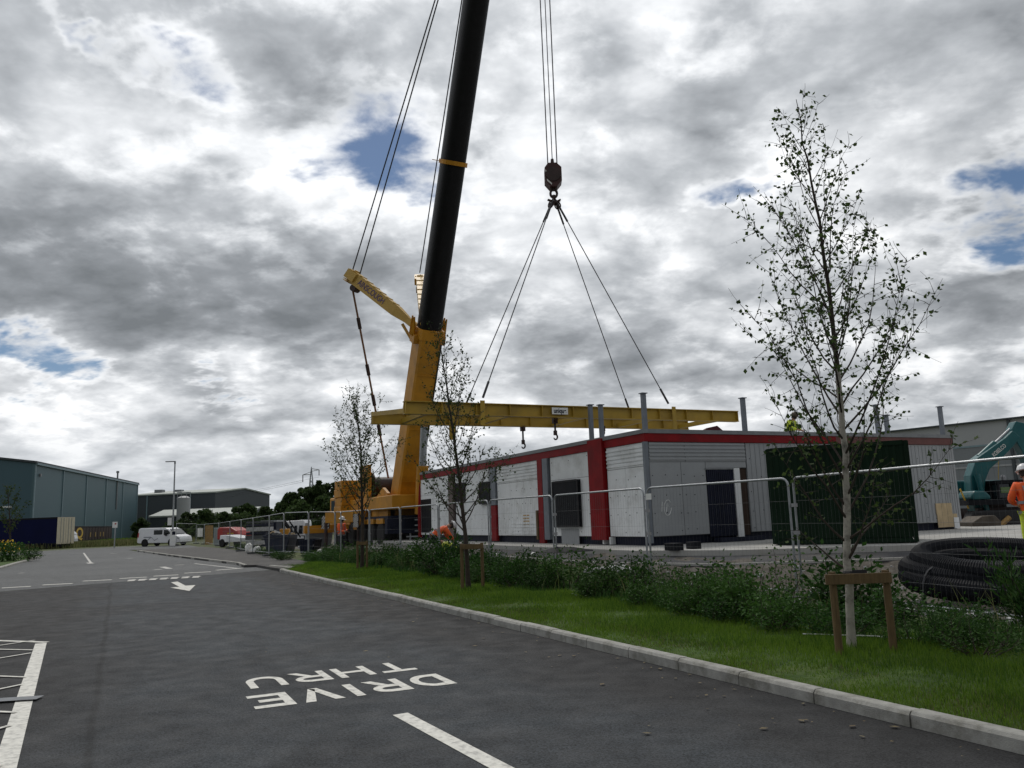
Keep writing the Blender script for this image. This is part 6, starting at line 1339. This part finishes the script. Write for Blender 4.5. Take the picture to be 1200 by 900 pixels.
# undercarriage
for s in (-1, 1):
    mb = MB(); prof = [(-1.45, .38), (-1.25, .08), (1.25, .08), (1.45, .38), (1.25, .72), (-1.25, .72)]; mb.prism([P(x+.35, s*1.0-.27, z-.06) for x, z in prof], Yv*.54); tr = mb.build('track', m_rubber, t, bevel=.06)
    mb = MB()
    for i in range(15):
        x = -1.2+2.4*i/14; mb.obox(P(x+.35, s*1.0, .035), .05, .28, .02, X, Yv, Z)
    mb.build('track_shoe', m_tyre, tr)
MB().obox(P(.35, 0, .5), .8, .75, .25, X, Yv, Z).cyl(P(.35, 0, .6), P(.35, 0, .86), .6, n=20).build('turntable', m_hook, t)
mb = MB(); mb.obox(P(.5, 0, .95), 1.55, 1.2, .09, X, Yv, Z); mb.build('deck', m_black, t)
mb = MB(); mb.prism([P(x, -1.2, z) for x, z in ((-.85, 1.05), (-.15, 1.05), (-.2, 1.2), (-.35, 1.36), (-.75, 1.38), (-.85, 1.25))], Yv*1.0); mb.build('engine_cover', m_teal, t, bevel=.08)
mb = MB(); mb.prism([P(x, .35, z) for x, z in ((-.9, 1.05), (1.6, 1.05), (1.6, 1.75), (-.9, 1.8))], Yv*.85); mb.build('counterweight', m_teal, t, bevel=.08)
# cab behind the boom foot
c0 = epx(1157, 603); c1 = epx(1190, 566); cx0, cx1 = c0[0]-ex[0], c1[0]-ex[0]
zc1 = c1[2]-ZX
mb = MB(); mb.prism([P(x, -1.1, z) for x, z in ((cx0, 1.05), (cx1, 1.05), (cx1+.1, 1.5), (cx1-.15, zc1), (cx0+.05, zc1))], Yv*.95); cab = mb.build('cab', m_glass, t, bevel=.04)
mb = MB()
for a, b in (((cx0, 1.05), (cx0+.05, zc1)), ((cx1+.1, 1.5), (cx1-.15, zc1)), ((cx1, 1.05), (cx1+.1, 1.5)), (((cx0+cx1)/2-.1, 1.05), ((cx0+cx1)/2-.1, zc1))):
    for y in (-1.12, -.13): mb.tube([P(a[0], y, a[1]), P(b[0], y, b[1])], .04, 5)
mb.obox(P((cx0+cx1)/2, -.62, zc1+.04), (cx1-cx0)/2, .52, .06, X, Yv, Z); mb.build('cab_frame', m_black, cab)
MB().obox(P(cx1-.34, -1.125, 1.45), .26, .01, .2, X, Yv, Z).build('seat_panel', m_far1, cab); MB().obox(P((cx0+cx1)/2, -1.12, zc1-.25), (cx1-cx0)/2-.12, .008, .1, X, Yv, Z).build('painted_reflection', M('green_reflection', (.1, .16, .06), .2), cab)  # greenish strip paints a reflection onto the cab glass
q = epx(1176, 562, 30.); MB().lathe(q - Z*.05, [(.09, 0), (.09, .16), (.04, .22)], Z, 10).build('beacon', m_chrome, cab)
mb = MB(); mb.tube([epx(1192, 568), epx(1195, 600)], .03, 5); mb.tube([epx(1170, 562, 30.6), epx(1170, 540, 30.6)], .012, 4); mb.build('handrail', m_logo, t)
# boom: foot at the deck, bend, nose; then stick hanging down with bucket
def limb2(ptsw, name, mat, thick):
    mb = MB(); k = len(ptsw); L_ = []; 
    for i, (p, w) in enumerate(ptsw):
        d = nrm((ptsw[min(i+1, k-1)][0]-ptsw[max(i-1, 0)][0])); s = nrm(np.cross(d, Yv)); L_.append([p + s*w/2 - Yv*thick/2, p - s*w/2 - Yv*thick/2, p - s*w/2 + Yv*thick/2, p + s*w/2 + Yv*thick/2])
    vs = sum(L_, []); mb.add(vs, [(0, 1, 2, 3), tuple((k-1)*4+i for i in (3, 2, 1, 0))] + [(i*4+j, i*4+(j+1) % 4, i*4+4+(j+1) % 4, i*4+4+j) for i in range(k-1) for j in range(4)]); return mb.build(name, mat, t, bevel=.03)
bo = limb2([(epx(1144, 601), .34), (epx(1141.5, 580), .48), (epx(1142, 560), .56), (epx(1148, 544), .6), (epx(1163, 532), .52), (epx(1178, 519), .42), (epx(1187, 509), .36)], 'boom', m_teal, .5)
pm = epx(1166, 528.5, 30.2) - Yv*.262; vs, fs = text_mesh('KOBELCO', .2, pm, nrm(epx(1178, 519)-epx(1163, 532)), nrm(np.cross(Yv*-1, nrm(epx(1178, 519)-epx(1163, 532)))), width=.62, bold=.004); MB().add(vs, fs).build('lettering', m_stripe_white, bo)
mb = MB(); mb.cyl(epx(1148, 536), epx(1166, 519.5), .13, n=12); mb.build('stick_cylinder', m_teal, t, smooth=True); mb = MB(); mb.cyl(epx(1166, 519.5), epx(1185, 502), .06, n=10); mb.build('cylinder_rod', m_galv, t, smooth=True)
mb = MB(); mb.cyl(epx(1157, 600, 29.7), epx(1145, 556, 29.8), .1, n=10); mb.build('boom_cylinder', m_teal, t, smooth=True)
limb2([(epx(1184, 499), .35), (epx(1193, 504), .8), (epx(1204, 528), .62), (epx(1214, 560), .42), (epx(1219, 588), .3)], 'stick', m_teal, .42)
bq = epx(1217, 600); mb = MB(); prof = [(-.1, .35), (.45, .2), (.6, -.25), (.3, -.62), (-.25, -.6), (-.5, -.35), (-.3, -.1)]; mb.prism([bq + X*x + Z*z - Yv*.45 for x, z in prof], Yv*.9); [mb.obox(bq + X*-.55 + Z*-.38 + Yv*y, .12, .05, .03, X, Yv, Z) for y in (-.35, -.12, .12, .35)]; mb.build('bucket', m_hook, t)
mb = MB(); mb.tube([epx(1125, 573, 29.6), epx(1135, 596, 29.6)], .03, 5); mb.build('mirror_arm', m_logo, t)
# spare buckets on the ground
for (px, py, Y, s, lab) in ((1148, 617, 29., .55, "rusty spare digger bucket on the ground before the excavator tracks"),):
    q = at(px, py, Y); R0 = np.array([q[0], q[1], ZX+.38]); mb = MB(); prof = [(-.5, -.36), (.45, -.36), (.5, -.1), (.3, .12), (-.15, .1), (-.5, -.1)]; mb.prism([R0 + X*x + Z*z - Yv*.5 for x, z in prof], Yv*1.0); [mb.obox(R0 + X*(-.5) + Yv*y + Z*-.3, .14, .05, .03, X, Yv, Z) for y in (-.4, -.13, .13, .4)]; tag(mb.build('digger_bucket', M('worn_steel', (.09, .075, .06), .7, .3, var=.3), bevel=.05), lab, 'bucket')
q0 = at(1172, 616, 29.2); q1 = at(1183, 606, 29.2); tag(MB().tube([q0, q1], .09, 6).obox((q0+q1)/2, .2, .06, .05, nrm(q1-q0), Yv, np.cross(nrm(q1-q0), Yv)).build('timber_baulk', m_osb), "yellowish timber baulk leaning beside the excavator track", 'timber')
q = at(1182, 613, 29.6); tag(MB().lathe(np.array([q[0], q[1], ZX+.02]) + Z*.3, [(.1, -.15), (.34, -.15), (.36, 0), (.34, .15), (.1, .15)], nrm([.4, -.9, .1]), 18).build('worn_tyre', m_tyre, smooth=True), "black worn tyre lying under the excavator cab", 'tyre')

# ------------------------------------------------------------------ people
def skin_mesh(name, nodes, edges, mats, parent, root=0, sub=2, off=(0, 0, 0)):
    """one continuous body: nodes = {key: (point, radius)}, grown along the edges"""
    bm = bmesh.new(); lay = bm.verts.layers.skin.verify(); vm = {}
    for k, (p, r) in nodes.items():
        v = bm.verts.new(tuple(p)); v[lay].radius = (r, r) if not hasattr(r, '__len__') else r; v[lay].use_root = (k == root); vm[k] = v
    for a, b in edges: bm.edges.new((vm[a], vm[b]))
    me = bpy.data.meshes.new(name); bm.to_mesh(me); bm.free(); o = bpy.data.objects.new(name, me); COL.objects.link(o)
    m = o.modifiers.new('skin', 'SKIN'); m.use_smooth_shade = True; s = o.modifiers.new('sub', 'SUBSURF'); s.levels = sub; s.render_levels = sub
    dg = bpy.context.evaluated_depsgraph_get(); dg.update(); me2 = bpy.data.meshes.new_from_object(o.evaluated_get(dg)); COL.objects.unlink(o); bpy.data.objects.remove(o)
    me2.name = name; me2.materials.clear(); [me2.materials.append(x) for x in (mats if isinstance(mats, list) else [mats])]
    o = bpy.data.objects.new(name, me2); COL.objects.link(o); o.parent = parent; return o
def person(label, base, face, J, top_mat, leg_mat=m_trouser, tape=True, helmet=m_helmet, prop=None, trousers_tape=False):
    """J: joint positions in body axes (x right, y forward, z up), metres"""
    fx = nrm([face[0], face[1], 0]); rx = np.array([fx[1], -fx[0], 0.]); T = lambda p: rx*p[0] + fx*p[1] + Z*p[2]
    t = thing('person', label, 'person', base, 'workers on the building site')
    j = {k: T(v) for k, v in J.items()}
    hips, chest, neck, head = j['hips'], j['chest'], j['neck'], j['head']; bu_ = nrm(chest-hips)
    nodes = {'hips': (hips, (.15, .11)), 'waist': (hips*.5+chest*.5, (.135, .1)), 'chest': (chest, (.165, .115)), 'neck0': (neck*.75+chest*.25, .06), 'neck': (neck, .055), 'head': (head, (.075, .095)), 'crown': (head + nrm(head-neck)*.08, .07)}
    ed = [('hips', 'waist'), ('waist', 'chest'), ('chest', 'neck0'), ('neck0', 'neck'), ('neck', 'head'), ('head', 'crown')]
    for s in 'lr':
        sh, el, wr = j['sh'+s], j['el'+s], j['wr'+s]; hp, kn, an = j['hp'+s], j['kn'+s], j['an'+s]
        nodes.update({'sh'+s: (sh, .062), 'el'+s: (el, .044), 'wr'+s: (wr, .03), 'hp'+s: (hp, .085), 'kn'+s: (kn, .06), 'an'+s: (an, .042), 'to'+s: (an + fx*.16 - Z*.05, .036)})
        ed += [('chest', 'sh'+s), ('sh'+s, 'el'+s), ('el'+s, 'wr'+s), ('hips', 'hp'+s), ('hp'+s, 'kn'+s), ('kn'+s, 'an'+s), ('an'+s, 'to'+s)]
        d = nrm(wr-el); side = nrm(np.cross(d, Z + fx*.3)); pm_ = wr + d*.07; nodes['pm'+s] = (pm_, (.036, .02)); ed.append(('wr'+s, 'pm'+s))
        for i, (o_, l_) in enumerate(((-.03, .062), (-.01, .075), (.01, .07), (.03, .055))):
            a = pm_ + side*o_ + d*.035; b = a + d*l_*.55; c = b + nrm(d*.6-Z*.6)*l_*.5
            nodes[f'f{i}{s}a'] = (a, .009); nodes[f'f{i}{s}b'] = (b, .0085); nodes[f'f{i}{s}c'] = (c, .007); ed += [('pm'+s, f'f{i}{s}a'), (f'f{i}{s}a', f'f{i}{s}b'), (f'f{i}{s}b', f'f{i}{s}c')]
        a = wr + d*.045 + side*(-.04); b = a + nrm(d - side*.8)*.04; nodes[f't{s}a'] = (a, .011); nodes[f't{s}b'] = (b, .009); ed += [('pm'+s, f't{s}a'), (f't{s}a', f't{s}b')]
    body = skin_mesh('body', nodes, ed, m_skin, t, 'hips')
    # clothes follow the same joints, a little larger
    jn = {'hips': (hips - bu_*.1, (.185, .145)), 'waist': (hips*.5+chest*.5, (.18, .14)), 'chest': (chest, (.205, .15)), 'coll': (neck*.7+chest*.3, .085)}
    je = [('hips', 'waist'), ('waist', 'chest'), ('chest', 'coll')]
    for s in 'lr':
        sh, el, wr = j['sh'+s], j['el'+s], j['wr'+s]; jn.update({'sh'+s: (sh, .088), 'el'+s: (el, .066), 'wr'+s: (el*.12+wr*.88, .05)}); je += [('chest', 'sh'+s), ('sh'+s, 'el'+s), ('el'+s, 'wr'+s)]
    jk = skin_mesh('jacket', jn, je, top_mat, t, 'chest')
    ln_ = {'hips': (hips - bu_*.03, (.165, .13))}; le = []
    for s in 'lr': ln_.update({'hp'+s: (j['hp'+s], .112), 'kn'+s: (j['kn'+s], .085), 'an'+s: (j['an'+s] + Z*.02, .066)}); le += [('hips', 'hp'+s), ('hp'+s, 'kn'+s), ('kn'+s, 'an'+s)]
    skin_mesh('trousers', ln_, le, leg_mat, t, 'hips')
    for s in 'lr':
        a = j['an'+s]; skin_mesh('boot', {0: (a + Z*.04, .062), 1: (a - Z*.03, .062), 2: (a - Z*.035 + fx*.12, .05), 3: (a - Z*.045 + fx*.2, .04)}, [(0, 1), (1, 2), (2, 3)], m_rubber, t, 0)
    off = np.array(base)
    def add(mb, name, mat, smooth=True): 
        mb.v = [tuple(np.array(p) + off) for p in mb.v]; return mb.build(name, mat, t, smooth=smooth)
    hd = nrm(head-neck); fwd = nrm(fx - hd*(fx @ hd)*1.0); hr = np.cross(fwd, hd); hc = head + hd*.03
    add(MB().lathe(hc + hd*.045, [(.155, -.012), (.16, 0), (.128, .005), (.125, .05), (.1, .1), (.05, .13), (.01, .137)], hd, 18).obox(hc + hd*.04 + fwd*.15, .07, .05, .008, hr, fwd, hd), 'helmet', helmet)
    add(MB().lathe(hc - hd*.02, [(.098, -.05), (.102, .06)], hd, 14), 'hair', m_hair)
    f = MB(); fc_ = head + fwd*.088
    for s in (-1, 1): f.lathe(fc_ + hr*s*.032 + hd*.0 - fwd*.006, [(.001, 0), (.012, .0), (.006, .008), (.001, .01)], fwd, 8)
    add(f, 'eyes', m_hair); add(MB().prism([fc_ - hr*.014 - hd*.035, fc_ + hr*.014 - hd*.035, fc_ + hd*.008], fwd*.028), 'nose', m_skin); add(MB().obox(fc_ - hd*.065 - fwd*.006, .024, .008, .006, hr, fwd, hd), 'mouth', m_stripe_red)
    add(MB().obox(head + hr*.083 - hd*.01, .012, .022, .032, hr, fwd, hd).obox(head - hr*.083 - hd*.01, .012, .022, .032, hr, fwd, hd), 'ears', m_skin)
    if tape:
        sidex = nrm(np.cross(bu_, fx)); fr_ = np.cross(sidex, bu_)
        for f_ in (.0, .5):
            c = hips + (chest-hips)*f_; rx_, ry_ = .208+.012*f_, .172; pts = [c + sidex*rx_*math.cos(q) + fr_*ry_*math.sin(q) for q in np.linspace(0, 6.283, 25)]
            mb = MB(); k = len(pts); mb.add([p - bu_*.027 for p in pts] + [p + bu_*.027 for p in pts], [(i, i+1, k+i+1, k+i) for i in range(k-1)]); add(mb, 'reflective_band', m_reflect)
        for s in (-1, 1):
            mb = MB(); pts = [hips + sidex*s*.1 + fr_*.178, chest + sidex*s*.1 + fr_*.172, chest + bu_*.17 + sidex*s*.1 + fr_*.075, chest + bu_*.185 + sidex*s*.1, chest + bu_*.17 + sidex*s*.1 - fr_*.075, chest + sidex*s*.1 - fr_*.172, hips + sidex*s*.1 - fr_*.178]
            k = len(pts); mb.add([p - sidex*.025 for p in pts] + [p + sidex*.025 for p in pts], [(i, i+1, k+i+1, k+i) for i in range(k-1)]); add(mb, 'reflective_strip', m_reflect)
    return t, T
def stand(h=1.76, armsf=None, lean=0.):
    k = h/1.76; J = {'hips': (0, 0, .95), 'chest': (0, lean*.5, 1.32), 'neck': (0, lean*.8, 1.52), 'head': (0, lean+.03, 1.64), 'hpl': (-.1, 0, .88), 'hpr': (.1, 0, .88), 'knl': (-.11, .02, .5), 'knr': (.11, .03, .5), 'anl': (-.12, -.02, .1), 'anr': (.12, -.02, .1),
         'shl': (-.2, lean*.6, 1.44), 'shr': (.2, lean*.6, 1.44), 'ell': (-.26, -.03, 1.16), 'elr': (.26, -.03, 1.16), 'wrl': (-.25, .1, .93), 'wrr': (.25, .1, .93)}
    J.update(armsf or {}); return {a: tuple(x*k for x in b) for a, b in J.items()}
# right edge: back turned, hi-vis orange
q = at(1203, 560, 15.2); u, v = UV(q); zg = at(1203, 547, 15.2)[2] - 1.80
person("worker in orange hi-vis jacket at the right edge before the excavator", (q[0], q[1], zg), (.25, 1), stand(1.78, {'ell': (-.30, .05, 1.17), 'elr': (.3, .05, 1.17), 'wrl': (-.14, .24, 1.1), 'wrr': (.14, .24, 1.1)}), m_orange, m_hiyellow)
q = at(400, 610, 39.5); zg = at(400.5, 606, 39.5)[2] - 1.80
t, T = person("worker in orange vest and white helmet holding papers near the crane outrigger", (q[0], q[1], zg), (.9, -.45), stand(1.76, {'ell': (-.25, .06, 1.17), 'elr': (.25, .06, 1.17), 'wrl': (-.1, .3, 1.12), 'wrr': (.1, .3, 1.12)}), m_orange)
c = np.array(t.location) + T((0, .44, 1.16)); nx = T((1, 0, 0)); tag(MB().obox(c, .15, .11, .006, nx, nrm(T((0, 1, .45))), nrm(np.cross(nx, T((0, 1, .45))))).build('clipboard', m_navy), "dark clipboard held by the worker near the crane outrigger", 'clipboard')
bend = {'hips': (0, -.12, .88), 'chest': (0, .18, 1.12), 'neck': (0, .36, 1.2), 'head': (0, .47, 1.22), 'hpl': (-.1, -.1, .82), 'hpr': (.1, -.1, .82), 'knl': (-.13, .1, .48), 'knr': (.13, .1, .48), 'anl': (-.13, -.08, .1), 'anr': (.13, -.08, .1), 'shl': (-.2, .24, 1.12), 'shr': (.2, .24, 1.12), 'ell': (-.24, .38, .9), 'elr': (.24, .38, .9), 'wrl': (-.16, .52, .74), 'wrr': (.16, .52, .74)}
q = at(512, 620, 27.); zg = at(519, 611, 27.)[2] - 1.36
person("worker in orange hi-vis bending forward by the dark door of the white building", (q[0], q[1], zg), (.9, .3), bend, m_orange, m_trouser)
q = at(531, 634, 27.4); zg2 = at(531, 630, 27.4)[2] - 1.25
person("crouching worker in yellow hi-vis beside the bending one", (q[0], q[1], zg2), (-.9, .2), {k: (a, b, c*.92) for k, (a, b, c) in bend.items()}, m_hiyellow, m_trouser)
kneel = {'hips': (0, -.1, .42), 'chest': (0, .06, .78), 'neck': (0, .13, .96), 'head': (0, .18, 1.07), 'hpl': (-.1, -.08, .38), 'hpr': (.1, -.08, .38), 'knl': (-.13, .26, .1), 'knr': (.13, .3, .42), 'anl': (-.13, -.22, .09), 'anr': (.13, .26, .09), 'shl': (-.2, .08, .9), 'shr': (.2, .08, .9), 'ell': (-.25, .16, .66), 'elr': (.25, .2, .66), 'wrl': (-.14, .36, .58), 'wrr': (.14, .38, .58)}
q = at(926, 497, 29.5); q2 = np.array([q[0], q[1], ZT+.0]); 
person("worker in yellow hi-vis kneeling on the roof behind the birch", (q2[0], q2[1], ZT), (.5, -.6), kneel, m_hiyellow, m_trouser, helmet=M('dark_helmet', (.08, .06, .04), .4))
